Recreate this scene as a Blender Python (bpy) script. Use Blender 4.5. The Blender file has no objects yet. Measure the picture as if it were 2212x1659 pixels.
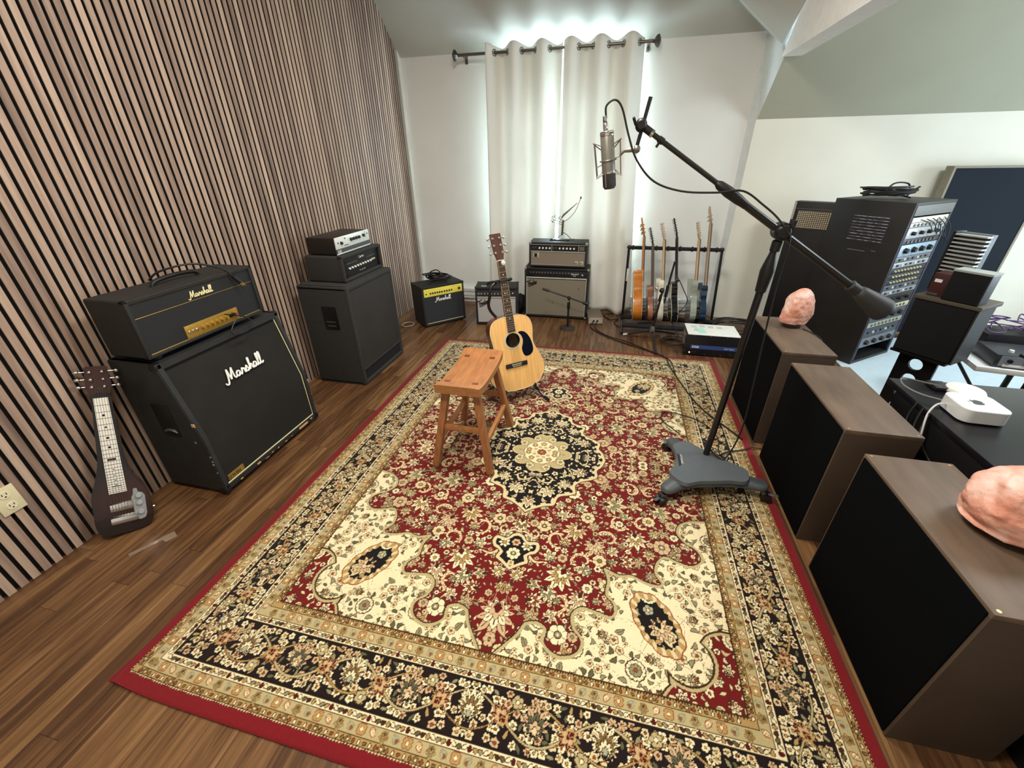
import bpy, bmesh, math, random
import numpy as np
from mathutils import Vector, Matrix
random.seed(7)
PI = math.pi
SC = bpy.context.scene
C = SC.collection

# ---------------------------------------------------------------- camera
cam_d = bpy.data.cameras.new('camera')
cam_d.sensor_width = 36.0
cam_d.lens = 887.0 / 2212.0 * 36.0
cam_d.clip_start = 0.02
cam = bpy.data.objects.new('camera', cam_d)
C.objects.link(cam)
HZ, SL, AX, FP = 341.0, -0.0168, 1351.0, 887.0     # horizon height, its slope, vanishing point of the room's long axis
p1 = np.array([0, HZ - 829.5, FP]); p2 = np.array([1000, HZ + SL * 1000 - 829.5, FP])
up = np.cross(p1, p2); up /= np.linalg.norm(up)
if up[1] > 0: up = -up
ya = np.array([AX - 1106, HZ + SL * (AX - 1106) - 829.5, FP]); ya /= np.linalg.norm(ya)
xa = np.cross(ya, up)
R = np.stack([xa, ya, up])           # rows: world axes in image-camera axes (x right, y down, z forward)
M = Matrix([[R[i][0], -R[i][1], -R[i][2], 0] for i in range(3)] + [[0, 0, 0, 1]])
cam.matrix_world = Matrix.Translation((0, 0, 1.53)) @ M
SC.camera = cam

# ---------------------------------------------------------------- world, view, lights
SC.view_settings.view_transform = 'Standard'
SC.view_settings.look = 'None'
SC.view_settings.gamma = 1.0
SC.view_settings.use_curve_mapping = False
SC.view_settings.exposure = 0.0
w = bpy.data.worlds.new('daylight'); SC.world = w; w.use_nodes = True
w.node_tree.nodes['Background'].inputs[0].default_value = (0.62, 0.85, 1.0, 1)
w.node_tree.nodes['Background'].inputs[1].default_value = 2.0

def area(name, loc, rot, sx, sy, power, col, spread=PI):
    d = bpy.data.lights.new(name, 'AREA'); d.shape = 'RECTANGLE'; d.size = sx; d.size_y = sy
    d.energy = power; d.color = col; d.spread = spread
    o = bpy.data.objects.new(name, d); C.objects.link(o); o.location = loc; o.rotation_euler = rot
    return o
area('ceiling_light_room', (-0.55, 0.35, 2.97), (0, 0, 0), 0.9, 0.5, 62, (1.0, 0.90, 0.77))
area('ceiling_light_back', (-0.4, 2.0, 2.97), (0, 0, 0), 0.5, 0.5, 58, (1.0, 0.95, 0.87))
area('ceiling_light_desk', (2.7, 2.3, 2.7), (0, 0, 0), 0.8, 0.8, 60, (0.93, 0.97, 1.0))
area('window_daylight', (-0.62, 4.80, 1.42), (-PI / 2, 0, 0), 1.05, 1.15, 240, (0.66, 0.88, 1.0))
area('side_window_daylight', (4.35, 3.0, 1.3), (0, PI / 2, 0), 1.2, 1.6, 60, (0.70, 0.86, 1.0))

# ---------------------------------------------------------------- materials
MATS = {}
def lin(c):
    return tuple(((v / 12.92) if v <= 0.04045 else ((v + 0.055) / 1.055) ** 2.4) for v in c)
def hexc(h):
    return lin(tuple(int(h[i:i + 2], 16) / 255 for i in (0, 2, 4)))
def mat(name, col, rough=0.5, metal=0.0, vary=0.0, scale=20.0, bump=0.0, bscale=None, spec=0.5, coat=0.0, stretch=None):
    if name in MATS: return MATS[name]
    if isinstance(col, str): col = hexc(col)
    m = bpy.data.materials.new(name); m.use_nodes = True; MATS[name] = m
    nt = m.node_tree; n = nt.nodes; L = nt.links
    b = n['Principled BSDF']
    b.inputs['Base Color'].default_value = (*col, 1); b.inputs['Roughness'].default_value = rough
    b.inputs['Metallic'].default_value = metal; b.inputs['Specular IOR Level'].default_value = spec
    b.inputs['Coat Weight'].default_value = coat
    tc = n.new('ShaderNodeTexCoord'); mp = n.new('ShaderNodeMapping'); L.new(tc.outputs['Object'], mp.inputs['Vector'])
    if stretch: mp.inputs['Scale'].default_value = stretch
    nz = n.new('ShaderNodeTexNoise'); nz.inputs['Scale'].default_value = scale; nz.inputs['Detail'].default_value = 5
    L.new(mp.outputs['Vector'], nz.inputs['Vector'])
    v = max(vary, 0.04)
    cr = n.new('ShaderNodeValToRGB'); cr.color_ramp.elements[0].position = 0.3; cr.color_ramp.elements[1].position = 0.7
    cr.color_ramp.elements[0].color = (*[x * (1 - v) for x in col], 1)
    cr.color_ramp.elements[1].color = (*[min(1, x * (1 + v)) for x in col], 1)
    L.new(nz.outputs['Fac'], cr.inputs['Fac']); L.new(cr.outputs['Color'], b.inputs['Base Color'])
    if bump:
        n2 = n.new('ShaderNodeTexNoise'); n2.inputs['Scale'].default_value = bscale or scale * 4; n2.inputs['Detail'].default_value = 3
        L.new(mp.outputs['Vector'], n2.inputs['Vector'])
        bp = n.new('ShaderNodeBump'); bp.inputs['Strength'].default_value = bump; bp.inputs['Distance'].default_value = 0.002
        L.new(n2.outputs['Fac'], bp.inputs['Height']); L.new(bp.outputs['Normal'], b.inputs['Normal'])
    return m
def emis(name, col, strength):
    m = mat(name, col, 0.4); b = m.node_tree.nodes['Principled BSDF']
    b.inputs['Emission Color'].default_value = (*col, 1) if not isinstance(col, str) else (*hexc(col), 1)
    b.inputs['Emission Strength'].default_value = strength
    return m
def nd(nt, kind, **kw):
    x = nt.nodes.new(kind)
    for k, v in kw.items(): setattr(x, k, v)
    return x
def math_n(nt, op, a, b=None):
    x = nt.nodes.new('ShaderNodeMath'); x.operation = op
    for i, s in enumerate((a, b)):
        if s is None: continue
        if isinstance(s, (int, float)): x.inputs[i].default_value = s
        else: nt.links.new(s, x.inputs[i])
    return x.outputs[0]

def floor_surface():
    m = bpy.data.materials.new('oak_floor'); m.use_nodes = True; nt = m.node_tree; L = nt.links; b = nt.nodes['Principled BSDF']
    tc = nd(nt, 'ShaderNodeTexCoord'); sp = nd(nt, 'ShaderNodeSeparateXYZ'); L.new(tc.outputs['Object'], sp.inputs[0])
    px = math_n(nt, 'DIVIDE', sp.outputs['X'], 0.083); row = math_n(nt, 'FLOOR', px)
    wn = nd(nt, 'ShaderNodeTexWhiteNoise', noise_dimensions='1D'); L.new(row, wn.inputs['W'])
    sh = math_n(nt, 'MULTIPLY', wn.outputs['Value'], 7.0)
    py = math_n(nt, 'ADD', math_n(nt, 'DIVIDE', sp.outputs['Y'], 0.95), sh); col = math_n(nt, 'FLOOR', py)
    cb = nd(nt, 'ShaderNodeCombineXYZ'); L.new(row, cb.inputs[0]); L.new(col, cb.inputs[1])
    w2 = nd(nt, 'ShaderNodeTexWhiteNoise', noise_dimensions='2D'); L.new(cb.outputs[0], w2.inputs['Vector'])
    mp = nd(nt, 'ShaderNodeMapping'); mp.inputs['Scale'].default_value = (26, 1.6, 1); L.new(tc.outputs['Object'], mp.inputs['Vector'])
    off = nd(nt, 'ShaderNodeVectorMath', operation='ADD'); L.new(mp.outputs[0], off.inputs[0])
    sc = nd(nt, 'ShaderNodeVectorMath', operation='SCALE'); sc.inputs['Scale'].default_value = 13; L.new(w2.outputs['Color'], sc.inputs[0]); L.new(sc.outputs[0], off.inputs[1])
    nz = nd(nt, 'ShaderNodeTexNoise'); nz.inputs['Scale'].default_value = 1.6; nz.inputs['Detail'].default_value = 8; nz.inputs['Distortion'].default_value = 0.9; L.new(off.outputs[0], nz.inputs['Vector'])
    mx = math_n(nt, 'ADD', math_n(nt, 'MULTIPLY', nz.outputs['Fac'], 0.95), math_n(nt, 'MULTIPLY', w2.outputs['Value'], 0.26))
    cr = nd(nt, 'ShaderNodeValToRGB'); L.new(mx, cr.inputs['Fac']); e = cr.color_ramp.elements
    e[0].position = 0.30; e[0].color = (*hexc('38261a'), 1); e[1].position = 0.98; e[1].color = (*hexc('94714b'), 1)
    k = e.new(0.52); k.color = (*hexc('573b25'), 1); k = e.new(0.72); k.color = (*hexc('755536'), 1)
    fx = math_n(nt, 'FRACT', px); gx = math_n(nt, 'LESS_THAN', fx, 0.022)
    fy = math_n(nt, 'FRACT', py); gy = math_n(nt, 'LESS_THAN', fy, 0.0025); g = math_n(nt, 'MAXIMUM', gx, gy)
    mix = nd(nt, 'ShaderNodeMix', data_type='RGBA'); L.new(math_n(nt, 'MULTIPLY', g, 0.6), mix.inputs['Factor']); L.new(cr.outputs['Color'], mix.inputs['A']); mix.inputs['B'].default_value = (*hexc('20130b'), 1)
    L.new(mix.outputs['Result'], b.inputs['Base Color'])
    b.inputs['Roughness'].default_value = 0.34; b.inputs['Specular IOR Level'].default_value = 0.45
    bp = nd(nt, 'ShaderNodeBump'); bp.inputs['Strength'].default_value = 0.25; bp.inputs['Distance'].default_value = 0.002
    L.new(math_n(nt, 'SUBTRACT', nz.outputs['Fac'], math_n(nt, 'MULTIPLY', g, 2.0)), bp.inputs['Height']); L.new(bp.outputs['Normal'], b.inputs['Normal'])
    return m

def slat_mat():
    m = bpy.data.materials.new('slat_walnut'); m.use_nodes = True; nt = m.node_tree; L = nt.links; b = nt.nodes['Principled BSDF']
    tc = nd(nt, 'ShaderNodeTexCoord'); sp = nd(nt, 'ShaderNodeSeparateXYZ'); L.new(tc.outputs['Object'], sp.inputs[0])
    row = math_n(nt, 'FLOOR', math_n(nt, 'DIVIDE', sp.outputs['Y'], 0.0404))
    wn = nd(nt, 'ShaderNodeTexWhiteNoise', noise_dimensions='1D'); L.new(row, wn.inputs['W'])
    mp = nd(nt, 'ShaderNodeMapping'); mp.inputs['Scale'].default_value = (1, 40, 2.4); L.new(tc.outputs['Object'], mp.inputs['Vector'])
    off = nd(nt, 'ShaderNodeVectorMath', operation='ADD'); L.new(mp.outputs[0], off.inputs[0])
    sc = nd(nt, 'ShaderNodeVectorMath', operation='SCALE'); sc.inputs['Scale'].default_value = 9; L.new(wn.outputs['Color'], sc.inputs[0]); L.new(sc.outputs[0], off.inputs[1])
    nz = nd(nt, 'ShaderNodeTexNoise'); nz.inputs['Scale'].default_value = 1.0; nz.inputs['Detail'].default_value = 6; L.new(off.outputs[0], nz.inputs['Vector'])
    mx = math_n(nt, 'ADD', math_n(nt, 'MULTIPLY', nz.outputs['Fac'], 0.7), math_n(nt, 'MULTIPLY', wn.outputs['Value'], 0.38))
    cr = nd(nt, 'ShaderNodeValToRGB'); L.new(mx, cr.inputs['Fac']); e = cr.color_ramp.elements
    e[0].position = 0.22; e[0].color = (*hexc('6b574c'), 1); e[1].position = 0.85; e[1].color = (*hexc('c4ab96'), 1)
    k = e.new(0.5); k.color = (*hexc('9c8474'), 1)
    L.new(cr.outputs['Color'], b.inputs['Base Color']); b.inputs['Roughness'].default_value = 0.6
    bp = nd(nt, 'ShaderNodeBump'); bp.inputs['Strength'].default_value = 0.3; bp.inputs['Distance'].default_value = 0.001
    L.new(nz.outputs['Fac'], bp.inputs['Height']); L.new(bp.outputs['Normal'], b.inputs['Normal'])
    return m

def curtain_mat():
    m = bpy.data.materials.new('curtain_cloth'); m.use_nodes = True; nt = m.node_tree; L = nt.links
    for x in list(nt.nodes): nt.nodes.remove(x)
    o = nd(nt, 'ShaderNodeOutputMaterial'); d = nd(nt, 'ShaderNodeBsdfDiffuse'); t = nd(nt, 'ShaderNodeBsdfTranslucent'); mx = nd(nt, 'ShaderNodeMixShader')
    nz = nd(nt, 'ShaderNodeTexNoise'); nz.inputs['Scale'].default_value = 3.0; nz.inputs['Detail'].default_value = 4
    tc = nd(nt, 'ShaderNodeTexCoord'); L.new(tc.outputs['Object'], nz.inputs['Vector'])
    cr = nd(nt, 'ShaderNodeValToRGB'); cr.color_ramp.elements[0].color = (*hexc('eeeee6'), 1); cr.color_ramp.elements[1].color = (*hexc('f6f6f0'), 1)
    L.new(nz.outputs['Fac'], cr.inputs['Fac']); L.new(cr.outputs['Color'], d.inputs['Color']); t.inputs['Color'].default_value = (0.84, 0.83, 0.79, 1)
    mx.inputs['Fac'].default_value = 0.085; L.new(d.outputs[0], mx.inputs[1]); L.new(t.outputs[0], mx.inputs[2]); L.new(mx.outputs[0], o.inputs['Surface'])
    MATS['curtain'] = m
    return m

def glass_mat():
    m = bpy.data.materials.new('window_glass'); m.use_nodes = True; nt = m.node_tree; L = nt.links
    for x in list(nt.nodes): nt.nodes.remove(x)
    o = nd(nt, 'ShaderNodeOutputMaterial'); g = nd(nt, 'ShaderNodeBsdfGlossy'); g.inputs['Roughness'].default_value = 0.02
    t = nd(nt, 'ShaderNodeBsdfTransparent'); mx = nd(nt, 'ShaderNodeMixShader'); mx.inputs['Fac'].default_value = 0.06
    L.new(t.outputs[0], mx.inputs[1]); L.new(g.outputs[0], mx.inputs[2]); L.new(mx.outputs[0], o.inputs['Surface'])
    return m

# ---------------------------------------------------------------- mesh helpers
def smooth_mesh(me, ang=40):
    me.polygons.foreach_set('use_smooth', [True] * len(me.polygons))
    try: me.set_sharp_from_angle(angle=math.radians(ang))
    except Exception: pass
def obj(name, bm, m, parent=None, smooth=True, ang=40):
    me = bpy.data.meshes.new(name)
    bmesh.ops.recalc_face_normals(bm, faces=bm.faces)
    bm.to_mesh(me); bm.free()
    if m: me.materials.append(m)
    if smooth: smooth_mesh(me, ang)
    o = bpy.data.objects.new(name, me); C.objects.link(o)
    if parent: o.parent = parent
    return o
def tag(o, label=None, cat=None, group=None, kind=None):
    if label: o['label'] = label
    if cat: o['category'] = cat
    if group: o['group'] = group
    if kind: o['kind'] = kind
    return o
def thing(name, label, cat, loc=(0, 0, 0), rz=0.0, group=None, mtx=None):
    o = bpy.data.objects.new(name, None); C.objects.link(o); o.empty_display_size = 0.05
    if mtx is not None: o.matrix_world = mtx
    else: o.location = loc; o.rotation_euler = (0, 0, rz)
    return tag(o, label, cat, group)
def NB(): return bmesh.new()
def merge(bm, b2, mtx=None):
    if mtx is not None: b2.transform(mtx)
    vm = {}
    for v in b2.verts: vm[v] = bm.verts.new(v.co)
    for f in b2.faces:
        try: bm.faces.new([vm[v] for v in f.verts])
        except ValueError: pass
    b2.free()
def box(bm, x0, x1, y0, y1, z0, z1, bev=0.0, seg=2, mtx=None):
    b = NB(); bmesh.ops.create_cube(b, size=1.0)
    for v in b.verts: v.co = Vector(((x0 + x1) / 2 + v.co.x * (x1 - x0), (y0 + y1) / 2 + v.co.y * (y1 - y0), (z0 + z1) / 2 + v.co.z * (z1 - z0)))
    if bev: bmesh.ops.bevel(b, geom=b.edges[:], offset=bev, segments=seg, affect='EDGES', profile=0.6)
    merge(bm, b, mtx); return bm
def boxo(x0, x1, y0, y1, z0, z1, bev=0.0, seg=2, mtx=None): return box(NB(), x0, x1, y0, y1, z0, z1, bev, seg, mtx)
def prism(bm, pts, n, bev=0.0, seg=2, mtx=None):
    """extrude the polygon pts (3D, planar) along vector n"""
    b = NB(); n = Vector(n); a = [b.verts.new(Vector(p)) for p in pts]; c = [b.verts.new(Vector(p) + n) for p in pts]
    k = len(pts); b.faces.new(a); b.faces.new(c[::-1])
    for i in range(k): b.faces.new((a[i], a[(i + 1) % k], c[(i + 1) % k], c[i]))
    bmesh.ops.recalc_face_normals(b, faces=b.faces)
    if bev: bmesh.ops.bevel(b, geom=b.edges[:], offset=bev, segments=seg, affect='EDGES', clamp_overlap=True)
    merge(bm, b, mtx); return bm
def basis(d):
    d = Vector(d).normalized(); a = Vector((0, 0, 1)) if abs(d.z) < 0.9 else Vector((1, 0, 0))
    u = d.cross(a).normalized(); return u, d.cross(u).normalized()
def cyl(bm, p0, p1, r0, r1=None, seg=14, caps=True):
    r1 = r0 if r1 is None else r1; p0 = Vector(p0); p1 = Vector(p1); u, v = basis(p1 - p0)
    A = [bm.verts.new(p0 + (u * math.cos(2 * PI * i / seg) + v * math.sin(2 * PI * i / seg)) * r0) for i in range(seg)]
    B = [bm.verts.new(p1 + (u * math.cos(2 * PI * i / seg) + v * math.sin(2 * PI * i / seg)) * r1) for i in range(seg)]
    for i in range(seg): bm.faces.new((A[i], A[(i + 1) % seg], B[(i + 1) % seg], B[i]))
    if caps: bm.faces.new(A[::-1]); bm.faces.new(B)
    return bm
def crom(pts, n=6, closed=False):
    P = [Vector(p) for p in pts]; k = len(P); out = []
    rng = range(k if closed else k - 1)
    for i in rng:
        if closed: a, b, c, d = P[(i - 1) % k], P[i], P[(i + 1) % k], P[(i + 2) % k]
        else: a, b, c, d = P[max(i - 1, 0)], P[i], P[i + 1], P[min(i + 2, k - 1)]
        for j in range(n):
            t = j / n
            out.append(0.5 * ((2 * b) + (c - a) * t + (2 * a - 5 * b + 4 * c - d) * t * t + (3 * b - a - 3 * c + d) * t ** 3))
    if not closed: out.append(P[-1])
    return out
def tube(bm, pts, r, seg=8, closed=False, caps=True):
    P = [Vector(p) for p in pts]; k = len(P); rings = []
    u = None
    for i in range(k):
        if closed: d = P[(i + 1) % k] - P[i - 1]
        else: d = P[min(i + 1, k - 1)] - P[max(i - 1, 0)]
        if d.length < 1e-9: d = Vector((0, 0, 1))
        d.normalize()
        if u is None: u = basis(d)[0]
        else: u = (u - d * u.dot(d)); u = u.normalized() if u.length > 1e-6 else basis(d)[0]
        v = d.cross(u); rr = r[i] if isinstance(r, (list, tuple)) else r
        rings.append([bm.verts.new(P[i] + (u * math.cos(2 * PI * j / seg) + v * math.sin(2 * PI * j / seg)) * rr) for j in range(seg)])
    for i in range(k if closed else k - 1):
        A, B = rings[i], rings[(i + 1) % k]
        for j in range(seg): bm.faces.new((A[j], A[(j + 1) % seg], B[(j + 1) % seg], B[j]))
    if caps and not closed: bm.faces.new(rings[0][::-1]); bm.faces.new(rings[-1])
    return bm
def lathe(bm, prof, org=(0, 0, 0), axis=(0, 0, 1), seg=20):
    org = Vector(org); ax = Vector(axis).normalized(); u, v = basis(ax); prev = None
    for r, h in prof:
        if r < 1e-6: ring = [bm.verts.new(org + ax * h)]
        else: ring = [bm.verts.new(org + ax * h + (u * math.cos(2 * PI * i / seg) + v * math.sin(2 * PI * i / seg)) * r) for i in range(seg)]
        if prev:
            for i in range(seg):
                a = [prev[i % len(prev)], prev[(i + 1) % len(prev)], ring[(i + 1) % len(ring)], ring[i % len(ring)]]
                a = list(dict.fromkeys(a))
                if len(a) > 2:
                    try: bm.faces.new(a)
                    except ValueError: pass
        prev = ring
    return bm
def ball(bm, c, r, sc=(1, 1, 1), u=12, v=8):
    b = NB(); bmesh.ops.create_uvsphere(b, u_segments=u, v_segments=v, radius=r)
    merge(bm, b, Matrix.Translation(c) @ Matrix.Diagonal((*sc, 1))); return bm
def frame(o, u, v):
    """matrix with local x=u, y=v, z=u x v at o"""
    u = Vector(u).normalized(); w_ = u.cross(Vector(v)).normalized(); v = w_.cross(u)
    m = Matrix(((u.x, v.x, w_.x, o[0]), (u.y, v.y, w_.y, o[1]), (u.z, v.z, w_.z, o[2]), (0, 0, 0, 1))); return m
def text(name, s, size, fr, m, parent, depth=0.0008, sx=1.0, align='LEFT'):
    cu = bpy.data.curves.new('tmp', 'FONT'); cu.body = s; cu.size = size; cu.extrude = depth; cu.align_x = align; cu.resolution_u = 2
    to = bpy.data.objects.new('tmp', cu); C.objects.link(to)
    dg = bpy.context.evaluated_depsgraph_get(); me = bpy.data.meshes.new_from_object(to.evaluated_get(dg))
    bpy.data.objects.remove(to); me.transform(fr @ Matrix.Diagonal((sx, 1, 1, 1))); me.name = name
    me.materials.clear(); me.materials.append(m)
    o = bpy.data.objects.new(name, me); C.objects.link(o); o.parent = parent; return o
def strokes(bm, S, fr, sc, r, n=5):
    """pen strokes (lists of 2D points) turned into rounded raised lettering"""
    for s in S:
        P = crom([(x, y, 0) for x, y in s], n)
        tube(bm, [fr @ Vector((p.x * sc, p.y * sc, 0)) for p in P], r, 8)
    return bm
# script lettering, unit x-height = 1
MARSH = [[(-.9, -.15), (-.75, -.5), (-.3, -.45), (.1, .6), (.35, 1.7), (.5, 2.3)],
         [(.5, 2.3), (.55, 1.2), (.65, .1)], [(.65, .1), (1.1, 1.2), (1.6, 2.25)], [(1.6, 2.25), (1.5, 1.2), (1.5, .25), (1.75, 0), (2.1, .3)],
         [(2.95, .85), (2.5, 1.0), (2.15, .6), (2.25, .05), (2.65, .1), (3.0, .8)], [(3.0, .85), (2.95, .3), (3.15, .02), (3.4, .3)],
         [(3.4, .3), (3.7, 1.15), (3.75, .82), (4.05, .90), (4.17, .75), (4.08, .2), (4.25, .02), (4.5, .35)],
         [(4.45, .4), (4.85, 1.15), (4.95, .7), (5.1, .3), (4.85, 0), (4.5, .12)], [(4.95, .05), (5.3, .25), (5.6, .9), (5.95, 2.2), (5.75, 2.3), (5.6, 1.3), (5.5, .05)],
         [(5.5, .1), (5.8, .85), (6.1, .95), (6.1, .3), (6.3, .03), (6.55, .3)],
         [(7.3, .85), (6.85, 1.0), (6.55, .6), (6.6, .05), (7.0, .1), (7.35, .8)], [(7.35, .85), (7.3, .25), (7.5, .03), (7.75, .4)],
         [(7.75, .4), (8.1, 1.5), (8.2, 2.3), (7.95, 2.3), (7.85, 1.2), (7.85, .3), (8.1, 0), (8.4, .4)],
         [(8.4, .4), (8.75, 1.5), (8.85, 2.35), (8.6, 2.35), (8.5, 1.2), (8.5, .3), (8.75, 0), (9.15, .35)]]
FEND = [[(.2, 2.1), (-.2, 2.3), (0, 2.6), (1.1, 2.3), (2.6, 2.75)], [(1.1, 2.3), (.7, 1.0), (.3, -.1), (-.2, -.2)], [(.2, 1.1), (1.0, 1.25), (1.5, 1.45)],
        [(1.2, .5), (1.75, .75), (1.6, 1.05), (1.25, .7), (1.4, .15), (1.9, .3)], [(1.9, .3), (2.1, 1.0), (2.1, .1)], [(2.1, .4), (2.5, 1.05), (2.55, .3), (2.8, .1)],
        [(3.5, .8), (3.0, .95), (2.85, .35), (3.2, .1), (3.5, .8)], [(3.85, 2.3), (3.6, 1.2), (3.5, .3), (3.8, .1)], [(3.9, .5), (4.4, .8), (4.2, 1.05), (3.9, .6), (4.1, .12), (4.6, .35)],
        [(4.6, .35), (4.85, 1.05), (5.0, .8), (5.3, .95)], [(0.3, -.5), (2.5, -.35), (5.0, -.1)]]

# ---------------------------------------------------------------- the room
fm = floor_surface()
wallp = mat('wall_paint', 'e8e9e4', 0.75, vary=0.03, scale=2, bump=0.15, bscale=160)
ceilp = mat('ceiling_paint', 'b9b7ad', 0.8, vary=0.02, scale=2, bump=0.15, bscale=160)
greenp = mat('sage_ceiling_paint', 'b6b7a3', 0.8, vary=0.02, scale=2, bump=0.15, bscale=160)
creamp = mat('knee_wall_paint', 'e9e7d8', 0.75, vary=0.02, scale=2, bump=0.15, bscale=160)
def quad(name, pts, m, kind='structure', thick=None):
    bm = NB(); vs = [bm.verts.new(p) for p in pts]; bm.faces.new(vs)
    me = bpy.data.meshes.new(name); bm.to_mesh(me); bm.free(); me.materials.append(m)
    o = bpy.data.objects.new(name, me); C.objects.link(o); o['kind'] = kind; return o
def sobj(name, bm, m, kind='structure'):
    o = obj(name, bm, m, smooth=False); o['kind'] = kind; return o
XL, XR, YN, YF, ZT = -2.30, 4.6, -1.6, 4.66, 3.02
sobj('floor', boxo(XL - .1, XR + .1, YN - .1, YF + .3, -0.06, 0.0), fm)
# wood slat wall on the left: felt backing with every slat
bm = boxo(XL - 0.08, -2.268, YN, YF, 0, 3.3)
felt = mat('black_felt', '070504', 0.95, bump=0.2, bscale=400)
sobj('wall_left', bm, felt)
bm = NB(); bmb = NB(); k0 = int(math.floor(YN / 0.0404)); k1 = int(4.60 / 0.0404)
for k in range(k0, k1):
    box(bm, -2.2535, -2.250, k * 0.0404 + 0.0045, k * 0.0404 + 0.0312, 0.0, 3.28); box(bmb, -2.268, -2.2535, k * 0.0404 + 0.0045, k * 0.0404 + 0.0312, 0.0, 3.28)
o = sobj('wall_left_slats', bm, slat_mat(), 'structure'); o.name = 'trim_1'; sobj('wall_left_core', bmb, felt).name = 'trim_5'
box_ = boxo(-2.268, -2.238, 4.604, 4.66, 0, 2.47); sobj('trim_2', box_, mat('trim_white', 'd9d8cf', 0.5))
# far wall with the window opening (x -1.2..-0.05, z 0.75..2.32)
WX0, WX1, WZ0, WZ1 = -1.22, -0.02, 0.8, 2.33
bm = NB()
box(bm, XL - .1, WX0, YF, YF + .14, 0, 2.5); box(bm, WX1, 1.05, YF, YF + .14, 0, 2.5)
box(bm, WX0, WX1, YF, YF + .14, 0, WZ0); box(bm, WX0, WX1, YF, YF + .14, WZ1, 2.5)
sobj('wall_far', bm, wallp)
wn = thing('window_1', None, None); wn['kind'] = 'structure'
bm = NB(); fw = 0.05
box(bm, WX0, WX0 + fw, YF + .04, YF + .1, WZ0, WZ1); box(bm, WX1 - fw, WX1, YF + .04, YF + .1, WZ0, WZ1)
box(bm, WX0 + fw, WX1 - fw, YF + .04, YF + .1, WZ0, WZ0 + fw); box(bm, WX0 + fw, WX1 - fw, YF + .04, YF + .1, WZ1 - fw, WZ1)
box(bm, WX0 + fw, WX1 - fw, YF + .045, YF + .095, 1.55, 1.59)
obj('window_frame', bm, mat('trim_white', 'd9d8cf', 0.5), wn, smooth=False)
obj('window_pane', boxo(WX0 + fw, WX1 - fw, YF + .065, YF + .071, WZ0 + fw, WZ1 - fw), glass_mat(), wn, smooth=False)
# ceiling: the slope over the window, the flat part, the slope over the knee wall, header beam
def sz(y, z0=2.40, y0=4.66): return z0 + 0.97 * (y0 - y)
yt = 4.66 - (ZT - 2.40) / 0.97
quad('ceiling', [(XL, YF, 2.40), (1.02, YF, 2.40), (0.10, 4.10, sz(4.10)), (0.0, yt, ZT), (XL, yt, ZT)], ceilp)
quad('ceiling', [(1.02, YF, 2.39), (1.06, 4.30, 2.25), (1.06, 3.92, 2.43), (1.06, 2.66, ZT), (0.0, yt, ZT), (0.10, 4.10, sz(4.10))], ceilp)
quad('ceiling', [(XL, yt, ZT), (0.0, yt, ZT), (1.06, 2.66, ZT), (1.06, YN, ZT), (XL, YN, ZT)], ceilp)
prism(bm0 := NB(), [(1.078, 4.66, 1.79), (1.078, 4.60, 1.79), (1.078, 4.22, 2.16), (1.078, 4.22, 3.1), (1.078, 4.66, 3.1)], (.05, 0, 0)); sobj('wall_cheek_upper', bm0, wallp).name = 'trim_4'
bm = NB()   # cheek where the tall wall meets the knee wall
for a in ([(1.02, YF, 0), (1.075, 4.60, 0), (1.075, 4.60, 1.79), (1.02, YF, 2.39)], [(1.02, YF, 2.39), (1.075, 4.60, 1.79), (1.075, 4.22, 2.16), (1.06, 4.30, 2.25)]):
    bm.faces.new([bm.verts.new(p) for p in a])
sobj('wall_cheek', bm, mat('cheek_paint', 'cfd0cc', 0.6, bump=0.1, bscale=160))
prism(bm2 := NB(), [(1.062, 4.25, 2.16), (1.062, -1.6, 2.16), (1.062, -1.6, 3.1), (1.062, 2.5, 3.1), (1.062, 4.0, 2.42)], (0.13, 0, 0)); sobj('trim_3', bm2, mat('beam_paint', 'eceae6', 0.6, bump=0.1, bscale=160))
sobj('wall_knee', boxo(1.07, XR, 4.60, 4.72, 0, 1.79), creamp)
quad('ceiling', [(1.075, 4.60, 1.79), (XR, 4.60, 1.79), (XR, 3.45, 2.905), (1.075, 3.45, 2.905)], greenp)
quad('ceiling', [(1.06, 3.45, 2.905), (XR, 3.45, 2.905), (XR, YN, 2.905), (1.06, YN, 2.905)], greenp)
sobj('wall_right', boxo(XR, XR + .1, YN, 4.7, 0, 3.1), creamp)
sobj('wall_back', boxo(XL, XR, YN - .1, YN, 0, 3.1), wallp)
# white baseboard heater under the window and along the far wall
bh = NB(); box(bh, -2.2, 1.0, 4.60, 4.655, 0.05, 0.17, 0.004); box(bh, -2.2, 1.0, 4.592, 4.60, 0.135, 0.165); box(bh, -2.2, 1.0, 4.592, 4.60, 0.085, 0.10)
box(bh, -2.2, 1.0, 4.63, 4.655, 0.0, 0.05)
sobj('baseboard_far', bh, mat('heater_white', 'd4d6d6', 0.4))

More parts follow.
